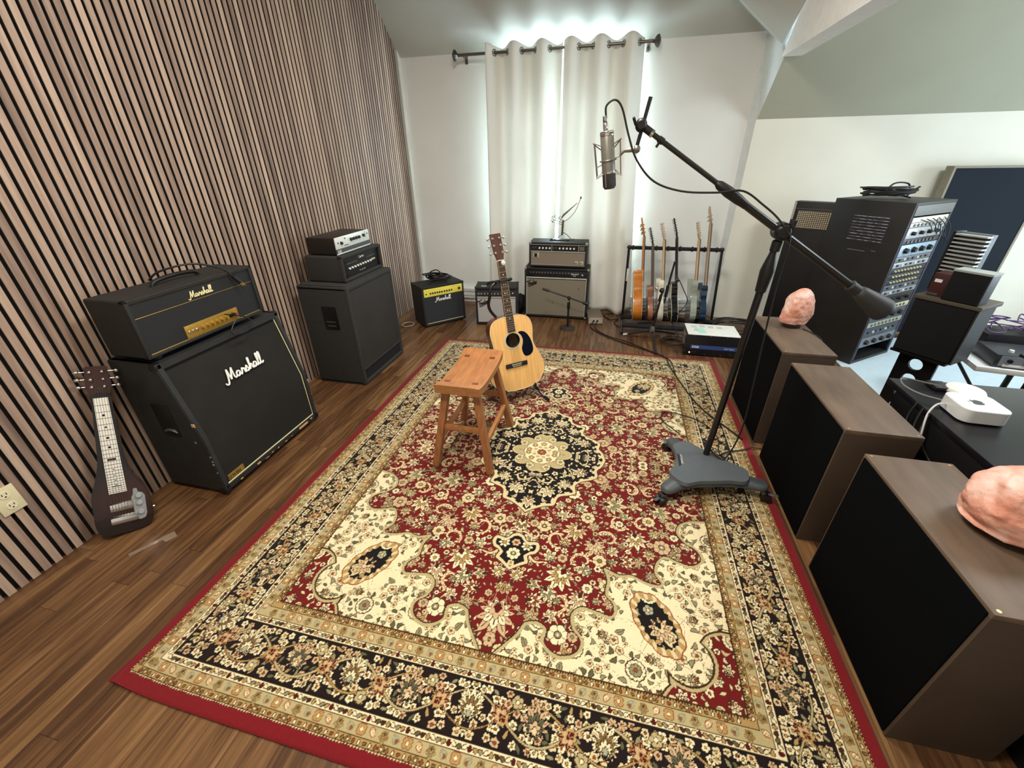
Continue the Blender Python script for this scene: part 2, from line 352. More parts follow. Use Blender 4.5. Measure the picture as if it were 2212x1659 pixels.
# ---------------------------------------------------------------- the patterned rug
RX0, RY0, RW, RL = -1.505, 0.372, 2.405, 3.07
def build_rug():
    NX, NY = 926, 1180
    hx, hy = NX // 2, NY // 2
    sx, sy = RW / NX, RL / NY
    PAL = {'red': '691413', 'dred': '520f12', 'blk': '14100f', 'crm': 'e3d4ab', 'lcr': 'd2bf92', 'tan': 'a98a55', 'dtan': '7d6238', 'brn': '3d2613', 'sage': '8a8462', 'dsage': '5a583e', 'pink': 'c4a47e', 'beige': 'b0a174', 'rust': '8a4a28', 'edge': '74151b', 'bk2': '1c1110', 'gry': 'a3a084'}
    keys = list(PAL); ix = {k: i for i, k in enumerate(keys)}
    pal = np.array([hexc(PAL[k]) for k in keys])
    A = np.full((hy, hx), ix['red'], np.uint8)      # quarter; [row from outer edge v, column from outer edge u]
    U = (np.arange(hx) + .5) * sx; V = (np.arange(hy) + .5) * sy
    UU, VV = np.meshgrid(U, V)
    # local coordinates from the centre
    def win(cx, cy, r):
        a = max(0, int((cx - r) / sx)); b = min(hx, int((cx + r) / sx) + 2); c = max(0, int((cy - r) / sy)); d = min(hy, int((cy + r) / sy) + 2)
        if a >= b or c >= d: return None
        return slice(c, d), slice(a, b), UU[c:d, a:b] - cx, VV[c:d, a:b] - cy
    def put(w, mask, col, clip=None):
        if clip is not None: mask = mask & clip[w[0], w[1]]
        A[w[0], w[1]][mask] = ix[col]
    def flower(cx, cy, r, n=6, rot=0.0, col='crm', out='brn', ctr='rust', depth=.3, clip=None, sharp=False):
        w = win(cx, cy, r * 1.3)
        if w is None: return
        th = np.arctan2(w[3], w[2]) + rot; q = np.hypot(w[2], w[3]) / r
        lob = np.abs(np.cos(n * th / 2)); lob = lob ** (1.6 if sharp else .6)
        e = 1 - depth + depth * lob
        put(w, q < e + .16 * (.006 / r if r > .012 else .5) + .10, out, clip); put(w, q < e, col, clip)
        put(w, (q < e * .96) & (lob < .28) & (q > .35), out, clip)
        put(w, q < .40, out, clip); put(w, q < .30, ctr, clip)
        if r > .03: put(w, q < .12, 'crm', clip)
    def leaf(cx, cy, l, wd, rot, col='sage', out='brn', clip=None, curve=0.0):
        w = win(cx, cy, l * .75)
        if w is None: return
        c, s = math.cos(rot), math.sin(rot); a = w[2] * c + w[3] * s; b = -w[2] * s + w[3] * c
        t = np.clip(a / l + .5, 0, 1); b = b - curve * l * (t - .5) ** 2 * 4 + curve * l * .5
        hw = wd * .5 * np.sin(PI * t ** .8); ins = (np.abs(a) < l / 2)
        put(w, ins & (np.abs(b) < hw + .0022), out, clip); put(w, ins & (np.abs(b) < hw - .0006), col, clip)
        if wd > .016: put(w, ins & (np.abs(b) < .0011) & (t > .2), out, clip)
    def palm(cx, cy, r, rot, cols=('lcr', 'tan', 'rust'), n=7, out='brn', clip=None):
        """palmette: a fan of pointed petals over a heart"""
        w = win(cx, cy, r * 1.5)
        if w is None: return
        c, s = math.cos(rot), math.sin(rot); a = w[2] * c + w[3] * s; b = -w[2] * s + w[3] * c
        for k, (f, cl) in enumerate(((1.0, cols[0]), (.68, cols[1]), (.42, cols[0] if cols[0] != cols[1] else 'lcr'), (.22, cols[2]))):
            aa = a + r * (.42 * (1 - f)); q = np.hypot(aa * .86, b * 1.06) / (r * f); th = np.arctan2(b, aa)
            m_ = max(4, n - 2 * k); lob = 1 - np.abs(((m_ * th / (2 * PI) + .5) % 1) - .5) * 2
            e = (.60 + .40 * lob ** (1.15 if k == 0 else .7)) * (1 + .26 * np.cos(th))
            put(w, q < e + .0026 / (r * f), out, clip); put(w, q < e, cl, clip)
            if k < 2: put(w, (q < e * .97) & ((lob < .13) | ((lob > .90) & (q < e * .8))) & (q > .45), out, clip)
    def curl(pts, wd, col='tan', out=None, clip=None, n=14):
        P = crom([(x, y, 0) for x, y in pts], n); L_ = len(P)
        for ph in ((0, 1) if out else (1,)):
            for i, p in enumerate(P):
                t = i / (L_ - 1); rr = wd * .5 * (.35 + .65 * math.sin(PI * min(1, t * .9 + .1))) + (.0018 if ph == 0 else 0)
                w = win(p.x, p.y, rr + .004)
                if w is None: continue
                put(w, np.hypot(w[2], w[3]) < rr, out if ph == 0 else col, clip)
    # ---- bands (u side scaled to the v side)
    bu = [0, .045, .066, .104, .130, .274, .300, .334, .360]; bv = [0, .046, .070, .105, .132, .297, .323, .360, .390]
    eU = np.interp(UU, bu + [RW / 2], bv + [.39 + (RW / 2 - .36)]); D = np.minimum(eU, VV); side = eU < VV
    S = np.where(side, VV, UU)
    def band(a, b, col): A[(D >= a) & (D < b)] = ix[col]
    band(0, .046, 'edge'); band(.046, .070, 'tan'); band(.070, .105, 'beige'); band(.105, .132, 'crm'); band(.132, .297, 'bk2')
    band(.297, .323, 'crm'); band(.323, .360, 'beige'); band(.360, .390, 'tan')
    for a in (.069, .1045, .1315, .2965, .3225, .3595): band(a - .0012, a + .0014, 'brn')
    band(.1315, .1375, 'blk'); band(.2915, .2965, 'blk')
    band(.386, .390, 'brn'); A[(D >= .379) & (D < .384) & (np.sin(S / .0045 * PI) > .1)] = ix['brn']
    A[(D >= .044 + .003 * np.sin(S / .020 * 2 * PI)) & (D < .0485)] = ix['brn']
    A[(D >= .042 + .004 * np.abs(np.sin(S / .020 * 2 * PI))) & (D < .0462)] = ix['lcr']
    iU = lambda d: float(np.interp(d, bv, bu))
    def along(d0, pitch, fn, start=.0, phase=0.0):
        """walk motifs along both arms of a band whose centre sits d0 from the edge"""
        n = int((RW / 2 - d0) / pitch); k = 0; s = RW / 2 - phase
        while s > d0 + start: fn(s, d0, 0, k); s -= pitch; k += 1
        s = RL / 2 - phase; k = 0; d1 = iU(d0)
        while s > d0 + start: fn(d1, s, 1, k); s -= pitch; k += 1
    # white guards: slanted beads
    def bead(x, y, o, k):
        r = (0 if o == 0 else PI / 2) + (.6, -.6, 1.57, .6)[k % 4]; c = ('dsage', 'crm', 'dred', 'tan', 'sage', 'crm', 'tan', 'brn')[k % 8]
        leaf(x, y, .019, .0105, r, c, 'brn')
    along(.1185, .0165, bead); along(.310, .0165, bead)
    def minib(x, y, o, k):
        c = ('crm', 'rust', 'crm', 'dtan')[k % 4]; leaf(x, y, .014, .008, (PI / 2 if (k % 3) else .3), c, 'brn')
        if k % 6 == 0: flower(x, y, .010, 4, 0, 'dtan', 'brn', 'crm')
    along(.0575, .0185, minib); along(.372, .0185, minib)
    def med(x, y, o, k):
        r = PI / 2 if o == 0 else 0
        t = k % 4
        if t == 0: flower(x, y, .0155, 4, PI / 4, 'tan', 'rust', 'crm')
        elif t == 1: leaf(x, y, .03, .018, r + .7, 'gry', 'sage', None); leaf(x + .004, y - .004, .014, .008, -r, 'rust', 'dtan')
        elif t == 2: palm(x, y, .0145, -r, ('beige' if k % 8 == 2 else 'tan', 'sage', 'brn'), 5, 'dtan')
        else: leaf(x, y, .03, .016, -r + .6, 'pink', 'rust'); flower(x, y, .007, 4, 0, 'crm', 'tan', 'tan')
    along(.088, .038, med); along(.3415, .038, med)
    # main black border
    mask_b = (D > .137) & (D < .292)
    for o in (0, 1):
        half = RW / 2 if o == 0 else RL / 2; dm = .2145; dd = dm if o == 0 else iU(dm); sc = 1.0 if o == 0 else .88
        arm = mask_b & (side if o else ~side)
        def T(s, t):      # s along from centre, t across (-: outer)
            return (half - s, dd + t * sc) if o == 0 else (dd + t * sc, half - s)
        rb = 0 if o == 0 else PI / 2
        per = .42
        pts = [T(s, .052 * math.sin(2 * PI * s / per + PI / 2)) for s in np.arange(-.02, half, per / 12)]
        pts2 = [T(s, -.052 * math.sin(2 * PI * s / per + PI / 2)) for s in np.arange(-.02, half, per / 12)]
        k = 0
        rnd = random.Random(3 + o)
        for s in np.arange(0, half + .1, .0245):
            for t in (-.062, -.036, -.010, .016, .042, .066):
                x, y = T(s + rnd.uniform(-.006, .006) + (.015 if int(t * 1000) % 2 else 0), t + rnd.uniform(-.005, .005))
                ch = rnd.random()
                if ch < .62: flower(x, y, rnd.uniform(.0115, .0145), rnd.choice((5, 5, 6)), rnd.uniform(0, 3), rnd.choice(('crm', 'crm', 'lcr', 'pink')), 'blk', rnd.choice(('rust', 'tan')), .42, arm)
                elif ch < .85: leaf(x, y, rnd.uniform(.022, .032), .011, rnd.uniform(0, 3), rnd.choice(('dsage', 'sage', 'tan')), 'blk', arm)
        curl(pts, .0075, 'beige', 'brn', arm, 8); curl(pts2, .006, 'tan', 'brn', arm, 8)
        for j, s in enumerate(np.arange(0, half + .2, per / 4)):
            kind = j % 4
            x, y = T(s, 0)
            if kind == 0: palm(x, y, .044 * sc, (PI / 2 if o == 0 else 0), ('crm', 'dtan', 'gry'), 15, 'blk', arm)
            elif kind == 2: palm(x, y, .044 * sc, (PI / 2 if o == 0 else 0), ('pink', 'dsage', 'lcr'), 11, 'blk', arm)
            else: palm(x, y, .030 * sc, rb + (0.8 if kind == 1 else -.8), ('dred', 'pink', 'dred'), 9, 'tan', arm); flower(*T(s + .04, .05 if kind == 1 else -.05), .019, 5, 0, 'beige', 'brn', 'crm', .3, arm)
    # ---- field
    X = RW / 2 - UU; Y = RL / 2 - VV          # distances from the rug centre
    fieldm = D > .390
    # corner spandrel boundary (points measured from the rug centre)
    cp = [(.845, .345), (.77, .36), (.715, .40), (.700, .455), (.735, .51), (.775, .535), (.785, .585), (.745, .615), (.69, .605), (.640, .59), (.600, .635), (.590, .69), (.612, .735),
          (.56, .735), (.50, .715), (.45, .725), (.385, .705), (.400, .765), (.395, .83), (.425, .865), (.425, .91), (.375, .905), (.31, .90), (.272, .945), (.285, 1.0), (.315, 1.03),
          (.305, 1.075), (.25, 1.095), (.20, 1.07), (.20, 1.02), (.16, .995), (.11, 1.01), (.085, 1.06), (.055, 1.10), (.02, 1.145), (.02, 1.16), (.86, 1.16), (.86, .345)]
    cpts = [(p.x, p.y) for p in crom([(a, b, 0) for a, b in cp[:-3]], 5)] + [(.02, 1.2), (.9, 1.2), (.9, .345)]
    def inpoly(pts, X, Y):
        r = np.zeros(X.shape, bool); n = len(pts)
        for i in range(n):
            x0, y0 = pts[i]; x1, y1 = pts[(i + 1) % n]
            c = ((y0 > Y) != (y1 > Y)) & (X < (x1 - x0) * (Y - y0) / (y1 - y0 + 1e-12) + x0); r ^= c
        return r
    corner = inpoly(cpts, X, Y) & fieldm
    # medallion (scalloped pointed oval) and pendant
    mp_ = [(0, .485), (.035, .455), (.085, .425), (.135, .405), (.150, .345), (.195, .325), (.232, .300), (.225, .245), (.250, .210), (.300, .185), (.335, .150), (.330, .10), (.355, .06), (.372, 0)]
    mq = [(p.x, p.y) for p in crom([(a, b, 0) for a, b in mp_], 5)] + [(-.01, -.01), (-.01, .49)]
    medal = inpoly(mq, X, Y)
    pd = [(0, .605), (.03, .62), (.05, .645), (.095, .64), (.113, .675), (.095, .71), (.068, .725), (.075, .76), (.04, .785), (0, .815)]
    pend = inpoly([(p.x, p.y) for p in crom([(a, b, 0) for a, b in pd], 5)] + [(-.01, .8), (-.01, .6)], X, Y)
    cmx, cmy = .59, .905    # little medallion in the corner, pointing to the rug corner
    ca = math.atan2(.42, .25); dx = X - cmx; dy = Y - cmy; a_ = dx * math.cos(ca) + dy * math.sin(ca); b_ = -dx * math.sin(ca) + dy * math.cos(ca)
    th = np.arctan2(b_ * 1.35, a_); cq = np.hypot(a_, b_ * 1.35) / .118; ce = 1 + .12 * np.cos(th * 2) + .07 * np.abs(np.cos(5 * th)) - .05
    cmed = (cq < ce)
    rc = (np.hypot((X - .90) / .30, (Y - 1.20) / .30) < 1.0 + .10 * np.abs(np.cos(5 * np.arctan2(Y - 1.2, X - .9)))) & fieldm & (np.hypot(X - .68, Y - 1.01) > .085)
    def erode(m, n):
        m = m.copy()
        for _ in range(n):
            m2 = m.copy(); m2[1:] &= m[:-1]; m2[:-1] &= m[1:]; m2[:, 1:] &= m[:, :-1]; m2[:, :-1] &= m[:, 1:]; m = m2
        return m
    redm = fieldm & ~corner
    # red ground florals: vines first
    rnd = random.Random(11)
    def fx(x, y): return RW / 2 - x, RL / 2 - y
    for _ in range(70):
        x, y = rnd.uniform(0, .84), rnd.uniform(0, 1.14); a = rnd.uniform(0, 6.3); P = [(x, y)]
        for _k in range(4): a += rnd.uniform(-.9, .9); x += .05 * math.cos(a); y += .05 * math.sin(a); P.append((x, y))
        curl([fx(*p) for p in P], .0035, 'pink', None, redm, 8)
    placed = []
    def free(x, y, r):
        for (a, b, q) in placed:
            if (a - x) ** 2 + (b - y) ** 2 < (q + r) ** 2 * .74: return False
        return True
    # big anchored palmettes and feathered scrolls
    big = [(.40, .34, .062, 0, 'lcr', 'sage'), (.26, .53, .055, 2.2, 'lcr', 'tan'), (.34, .60, .05, 1.2, 'pink', 'lcr'), (.22, .78, .060, 2.0, 'crm', 'tan'), (0, 1.0, .075, PI / 2, 'pink', 'crm'), (.17, .87, .038, 1, 'crm', 'sage'),
           (0, .545, .045, PI / 2, 'crm', 'dtan'), (.66, .12, .055, 0, 'crm', 'tan'), (.62, .33, .055, .6, 'lcr', 'sage'), (.50, .10, .05, .3, 'pink', 'crm'), (.52, .52, .05, 1.4, 'crm', 'tan'), (.76, .2, .045, .2, 'lcr', 'pink'),
           (.30, .87, .04, 1.9, 'crm', 'pink'), (.47, .66, .034, 0, 'crm', 'rust'), (.12, .92, .034, 0, 'crm', 'rust')]
    for (x, y, r, a, c1, c2) in big:
        placed.append((x, y, r * 1.05))
    for tgt, base in (((.18, .60), 1), ((.46, .46), -1), ((.30, .70), 1), ((.60, .22), -1), ((.10, .70), 1), ((.36, .95), -1), ((.70, .05), 1), ((.50, .22), 1), ((.56, .44), -1), ((.40, .56), 1), ((.22, .90), -1), ((.78, .28), 1), ((.44, .06), -1)):
        x, y = tgt; P = []
        for j in range(9):
            t = j / 8 * 4.2; rr = .052 - .009 * t; P.append((x + rr * math.cos(t * base + x * 9), y + rr * math.sin(t * base + x * 9)))
        curl([fx(*p) for p in P], .013, 'lcr', 'brn', redm, 10)
        for p in P[1:-1]: placed.append((p[0], p[1], .010))
        for j, p in enumerate(P[:-2]):
            leaf(*fx(p[0] + .012 * math.cos(j), p[1] + .012 * math.sin(j)), .022, .008, j * 1.1, 'crm', 'rust', redm)
    for (x, y, r, a, c1, c2) in big: palm(*fx(x, y), r, PI + a, (c1, c2, 'dred'), 11, 'brn', redm)
    for _ in range(9000):
        x, y = rnd.uniform(-.01, .85), rnd.uniform(-.01, 1.15); r = rnd.choice((.034, .030, .026, .022, .019, .016, .013, .010, .008)) if _ > 500 else rnd.choice((.038, .034, .030))
        if not free(x, y, r): continue
        placed.append((x, y, r)); ch = rnd.random(); rot = rnd.uniform(0, 6.3); px, py = fx(x, y)
        if r >= .019:
            if ch < .62: palm(px, py, r * .95, rot, (rnd.choice(('crm', 'lcr', 'pink', 'beige')), rnd.choice(('tan', 'sage', 'pink', 'beige')), rnd.choice(('dred', 'lcr', 'sage'))), rnd.choice((7, 9)), 'brn', redm)
            else: flower(px, py, r * 1.0, rnd.choice((6, 8, 9)), rot, rnd.choice(('crm', 'lcr', 'pink')), 'brn', rnd.choice(('tan', 'dtan', 'sage')), .22, redm)
        elif r >= .010:
            if ch < .60: flower(px, py, r * .98, rnd.choice((5, 6, 6)), rot, rnd.choice(('crm', 'crm', 'lcr', 'pink', 'beige')), 'brn', rnd.choice(('dred', 'tan', 'tan')), .36, redm, sharp=rnd.random() < .3)
            else: leaf(px, py, r * 2.1, r * .85, rot, rnd.choice(('sage', 'beige', 'pink', 'lcr')), 'brn', redm, curve=rnd.uniform(-.3, .3))
        else: leaf(px, py, r * 2.1, r * .9, rot, rnd.choice(('lcr', 'pink', 'sage')), 'brn', redm)
    # spandrel
    A[corner] = ix['brn']; c1 = erode(corner | ~fieldm, 2); A[c1 & corner] = ix['beige']; c2 = erode(corner | ~fieldm, 7) & corner; A[c2] = ix['crm']
    edgeb = corner & ~c2
    def spray(clip, n, cols, dens, seed, xr, yr, avoid=()):
        rr = random.Random(seed); pl = list(avoid)
        for _ in range(n):
            x, y = rr.uniform(*xr), rr.uniform(*yr); r = rr.choice((.034, .022, .017, .014, .011, .009))
            bad = False
            for (a, b, q) in pl:
                if (a - x) ** 2 + (b - y) ** 2 < (q + r * dens) ** 2: bad = True; break
            if bad: continue
            pl.append((x, y, r)); px, py = fx(x, y); rot = rr.uniform(0, 6.3); ch = rr.random()
            if r > .03: flower(px, py, r * .95, 14, rot, 'crm', cols[1], 'tan', .12, clip); flower(px, py, r * .6, 8, rot, cols[0], cols[1], 'rust', .2, clip)
            elif r > .02: palm(px, py, r * .95, rot, (cols[2], cols[0], 'rust'), 7, cols[1], clip)
            elif ch < .35: flower(px, py, r, 5, rot, cols[2], cols[1], 'rust', .4, clip)
            else: leaf(px, py, r * 2.3, r * 1.05, rot, rr.choice((cols[0], cols[3], cols[0])), cols[1], clip, curve=rr.uniform(-.5, .5))
    for _ in range(90):
        x, y = rnd.uniform(.2, .84), rnd.uniform(.4, 1.14); a = rnd.uniform(0, 6.3); P = [(x, y)]
        for _k in range(4): a += rnd.uniform(-.7, .7); x += .04 * math.cos(a); y += .04 * math.sin(a); P.append((x, y))
        curl([fx(*p) for p in P], .0028, 'brn', None, c2, 7)
    spray(c2, 4200, ('sage', 'brn', 'lcr', 'dsage'), .86, 5, (0, .85), (.34, 1.15), [(cmx, cmy, .12)])
    # corner red quarter and little medallion
    A[rc & corner] = ix['brn']; r2 = erode(rc | ~fieldm, 3) & corner & rc; A[r2] = ix['beige']; r3 = erode(rc | ~fieldm, 7) & r2; A[r3] = ix['red']
    spray(r3, 900, ('lcr', 'brn', 'crm', 'pink'), 1.0, 8, (.6, .85), (.9, 1.15))
    A[cmed] = ix['rust']; m1 = erode(cmed, 2); A[m1] = ix['tan']; A[m1 & (np.sin(th * 17) > .2) & (cq > ce * .72)] = ix['lcr']; m2 = m1 & (cq < ce * .80 - .08 * np.abs(np.sin(th * 9))); A[m2] = ix['blk']
    palm(*fx(cmx + .012, cmy + .018), .050, PI + ca, ('lcr', 'pink', 'blk'), 9, 'brn', m2); flower(*fx(cmx - .028, cmy - .045), .02, 5, 0, 'gry', 'blk', 'lcr', .3, m2); spray(m2, 300, ('sage', 'blk', 'lcr', 'tan'), .9, 9, (.45, .72), (.75, 1.05), [(cmx, cmy, .055)])
    # centre medallion
    A[medal] = ix['brn']; m1 = erode(medal, 2); A[m1] = ix['lcr']; m2 = erode(medal, 8)
    an = np.arctan2(Y, X); A[m2 & ~erode(medal, 12) & (np.sin(np.hypot(X, Y) * 40 + an * 46) > 0)] = ix['blk']; m3 = erode(medal, 12); A[m3] = ix['blk']
    for s_, x0 in ((1, 0),):
        curl([fx(.0, .19), fx(.03, .24), fx(.08, .25), fx(.095, .215), fx(.065, .20)], .010, 'lcr', 'brn', m3)
        curl([fx(.0, .24), fx(.05, .30), fx(.03, .35)], .007, 'lcr', None, m3)
        curl([fx(.20, .02), fx(.25, .07), fx(.27, .03)], .009, 'lcr', 'brn', m3); curl([fx(.13, .16), fx(.19, .17), (fx(.18, .12))], .009, 'lcr', 'brn', m3)
    palm(*fx(0, .395), .040, -PI / 2, ('crm', 'pink', 'rust'), 9, 'blk', m3); palm(*fx(.09, .305), .042, -1.2, ('crm', 'lcr', 'dtan'), 9, 'blk', m3)
    palm(*fx(.245, .13), .040, -.5, ('crm', 'pink', 'dtan'), 9, 'blk', m3); palm(*fx(.17, .235), .038, -.9, ('lcr', 'crm', 'dtan'), 9, 'blk', m3)
    spray(m3, 1700, ('lcr', 'blk', 'crm', 'crm'), .95, 21, (0, .38), (0, .48), [(0, .395, .04), (.09, .305, .04), (.245, .13, .04), (.17, .235, .036), (0, 0, .165)])
    q = np.hypot(X, Y); e8 = .180 - .046 * (1 - np.abs(np.cos(4.5 * an)) ** .8); s1 = q < e8; A[s1] = ix['brn']; A[q < e8 - .004] = ix['lcr']; A[q < e8 - .010] = ix['beige']
    for k in range(10):
        a = k * 2 * PI / 9 - PI / 2
        flower(*fx(.137 * math.cos(a), .137 * math.sin(a)), .026, 5, a, 'lcr', 'dsage', 'sage', .4, s1)
    e3 = .108 - .008 * (1 - np.abs(np.cos(4.5 * an))); A[q < e3] = ix['brn']; A[q < e3 - .003] = ix['crm']; s3 = q < e3 - .004
    for k in range(9):
        a = k * 2 * PI / 9 - PI / 2 + PI / 9
        flower(*fx(.078 * math.cos(a), .078 * math.sin(a)), .016, 5, a, 'tan', 'brn', 'crm', .35, s3); flower(*fx(.046 * math.cos(a + .35), .046 * math.sin(a + .35)), .010, 4, a, 'lcr', 'dtan', 'rust', .3, s3)
    flower(*fx(0, 0), .026, 8, 0, 'rust', 'brn', 'tan', .3, s3)
    # pendant
    A[pend] = ix['brn']; m1 = erode(pend, 2); A[m1] = ix['lcr']; m2 = erode(pend, 8); A[m2] = ix['blk']
    flower(*fx(0, .665), .02, 6, 0, 'pink', 'blk', 'rust', .35, m2); flower(*fx(.052, .675), .026, 7, .3, 'crm', 'blk', 'tan', .4, m2, True); flower(*fx(0, .725), .031, 8, 0, 'crm', 'blk', 'sage', .25, m2); flower(*fx(0, .775), .016, 5, 0, 'lcr', 'blk', 'tan', .3, m2)
    curl([fx(0, .60), fx(.035, .60), fx(.07, .625), fx(.09, .60), fx(.075, .58)], .010, 'lcr', 'brn', redm)
    # ---- unfold the quarter to the whole rug, small per-knot variation, mesh it
    full = np.empty((hy * 2, hx * 2), np.uint8); full[:hy, :hx] = A; full[:hy, hx:] = A[:, ::-1]; full[hy:, :] = full[:hy, :][::-1]
    rgb = pal[full]; rng = np.random.default_rng(2); f = 1 + .16 * (rng.random(full.shape) - .5); rgb = np.clip(rgb * f[..., None], 0, 1)
    ny, nx = full.shape
    xs = RX0 + (np.arange(nx) + .5) / nx * RW; ys = RY0 + (np.arange(ny) + .5) / ny * RL; gx, gy = np.meshgrid(xs, ys)
    # the measured left-front corner flares out a little where the rug has been pulled
    rr = np.clip(1 - np.hypot(gx - RX0, gy - RY0) / .28, 0, 1) ** 2
    gx = gx - .018 * rr; gy = gy + .014 * rr
    edge = np.minimum(np.minimum(gx - xs[0], xs[-1] - gx), np.minimum(gy - ys[0], ys[-1] - gy)); zz = 0.0105 - .006 * np.exp(-np.clip(edge, 0, 1) / .004) + .0012 * np.sin(gx * 5.1 + 1) * np.sin(gy * 4.3)
    zz += np.where(full == ix['brn'], -.0008, 0) + np.where((full == ix['blk']), -.0004, 0)
    co = np.stack([gx, gy, zz], -1).reshape(-1, 3).astype(np.float32)
    idx = np.arange(nx * ny).reshape(ny, nx); qd = np.stack([idx[:-1, :-1], idx[:-1, 1:], idx[1:, 1:], idx[1:, :-1]], -1).reshape(-1, 4).astype(np.int32)
    me = bpy.data.meshes.new('rug_pile'); me.vertices.add(len(co)); me.vertices.foreach_set('co', co.ravel()); me.loops.add(qd.size); me.loops.foreach_set('vertex_index', qd.ravel())
    me.polygons.add(len(qd)); me.polygons.foreach_set('loop_start', np.arange(0, qd.size, 4, dtype=np.int32)); me.polygons.foreach_set('loop_total', np.full(len(qd), 4, np.int32)) if hasattr(me.polygons[0], 'loop_total') else None
    me.update(calc_edges=True)
    ca_ = me.color_attributes.new('weave', 'FLOAT_COLOR', 'POINT'); c4 = np.ones((len(co), 4), np.float32); c4[:, :3] = rgb.reshape(-1, 3); ca_.data.foreach_set('color', c4.ravel())
    m = bpy.data.materials.new('rug_weave'); m.use_nodes = True; nt = m.node_tree; b = nt.nodes['Principled BSDF']
    at = nd(nt, 'ShaderNodeVertexColor', layer_name='weave'); nt.links.new(at.outputs['Color'], b.inputs['Base Color']); b.inputs['Roughness'].default_value = .9; b.inputs['Specular IOR Level'].default_value = .15
    b.inputs['Sheen Weight'].default_value = .12; b.inputs['Sheen Roughness'].default_value = .5
    nz = nd(nt, 'ShaderNodeTexNoise'); nz.inputs['Scale'].default_value = 900; tc = nd(nt, 'ShaderNodeTexCoord'); nt.links.new(tc.outputs['Object'], nz.inputs['Vector'])
    bp = nd(nt, 'ShaderNodeBump'); bp.inputs['Strength'].default_value = .5; bp.inputs['Distance'].default_value = .001; nt.links.new(nz.outputs['Fac'], bp.inputs['Height']); nt.links.new(bp.outputs['Normal'], b.inputs['Normal'])
    me.materials.append(m)
    t = thing('area_rug', 'large red cream and black floral rug with a centre medallion on the wood floor', 'rug', (0, 0, 0))
    o = bpy.data.objects.new('pile', me); C.objects.link(o); o.parent = t
    bb = NB(); box(bb, RX0 + .002, RX0 + RW - .002, RY0 + .016, RY0 + RL - .002, 0.0005, 0.008); obj('backing', bb, mat('rug_backing', '5a1a1c', .9), t, smooth=False)
    return t
build_rug()

# ---------------------------------------------------------------- shared materials
tolex = mat('black_tolex', '1d1d1c', 0.62, vary=.12, scale=40, bump=.6, bscale=900)
tolexw = mat('worn_black_tolex', '242627', 0.5, vary=.25, scale=14, bump=.6, bscale=700)
cloth = mat('black_grille_cloth', '292826', 0.9, spec=.15, vary=.10, scale=8, bump=.5, bscale=1200)
carpet = mat('charcoal_carpet', '2e2d2b', 0.95, vary=.3, scale=260, bump=1.0, bscale=500)
black = mat('black_plastic', '0c0c0d', 0.45); satin = mat('satin_black_metal', '0e0e10', 0.33, spec=.6)
rubber = mat('black_rubber', '131313', 0.7); cable_m = mat('black_cable', '111110', 0.5)
chrome = mat('chrome', 'd8d8d8', 0.16, 1.0); nickel = mat('nickel', 'a3a19b', 0.32, 1.0); dullm = mat('dull_metal', '77777a', 0.45, 1.0)
white = mat('white_plastic', 'e6e6e2', 0.4); creamlt = mat('cream_piping', 'd6cf9e', 0.5); logo = mat('logo_white', 'efefe8', 0.4)
gold = mat('brass_panel', 'b08c3a', 0.38, 0.55, vary=.1, scale=60); chip = mat('bare_wood_chip', 'c99b6c', 0.7)
silvercloth = mat('silver_grille_cloth', '827a69', 0.85, vary=.10, scale=500, bump=.4, bscale=900)
greycloth = mat('light_grille_cloth', 'aeacaa', 0.85, vary=.14, scale=500, bump=.4, bscale=900)
taup = mat('taupe_grille_cloth', '85796a', 0.85, vary=.08, scale=500, bump=.4, bscale=900)
pank = mat('panel_black', '121214', 0.35)

def knobs(n, p0, p1, nrm, r, h, m, parent, name='knob', skirt=0):
    p0, p1, nrm = Vector(p0), Vector(p1), Vector(nrm).normalized()
    for i in range(n):
        p = p0 + (p1 - p0) * (i / max(1, n - 1)); bm = NB()
        lathe(bm, [(0, 0), (r * (1 + skirt), 0), (r * (1 + skirt), h * .25), (r, h * .3), (r * .9, h), (0, h)], p, nrm, 12); obj(name, bm, m, parent)
def corner_caps(x0, x1, y0, y1, z0, z1, r, m, parent, which=None):
    for i, (x, y, z) in enumerate([(x0, y0, z0), (x1, y0, z0), (x0, y1, z0), (x1, y1, z0), (x0, y0, z1), (x1, y0, z1), (x0, y1, z1), (x1, y1, z1)]):
        if which and i not in which: continue
        sx = 1 if x == x0 else -1; sy = 1 if y == y0 else -1; s_z = 1 if z == z0 else -1; e = .002
        bm = box(NB(), min(x - sx * e, x + sx * r), max(x - sx * e, x + sx * r), min(y - sy * e, y + sy * r), max(y - sy * e, y + sy * r), min(z - s_z * e, z + s_z * r), max(z - s_z * e, z + s_z * r), r * .35)
        obj('corner_cap', bm, m, parent)

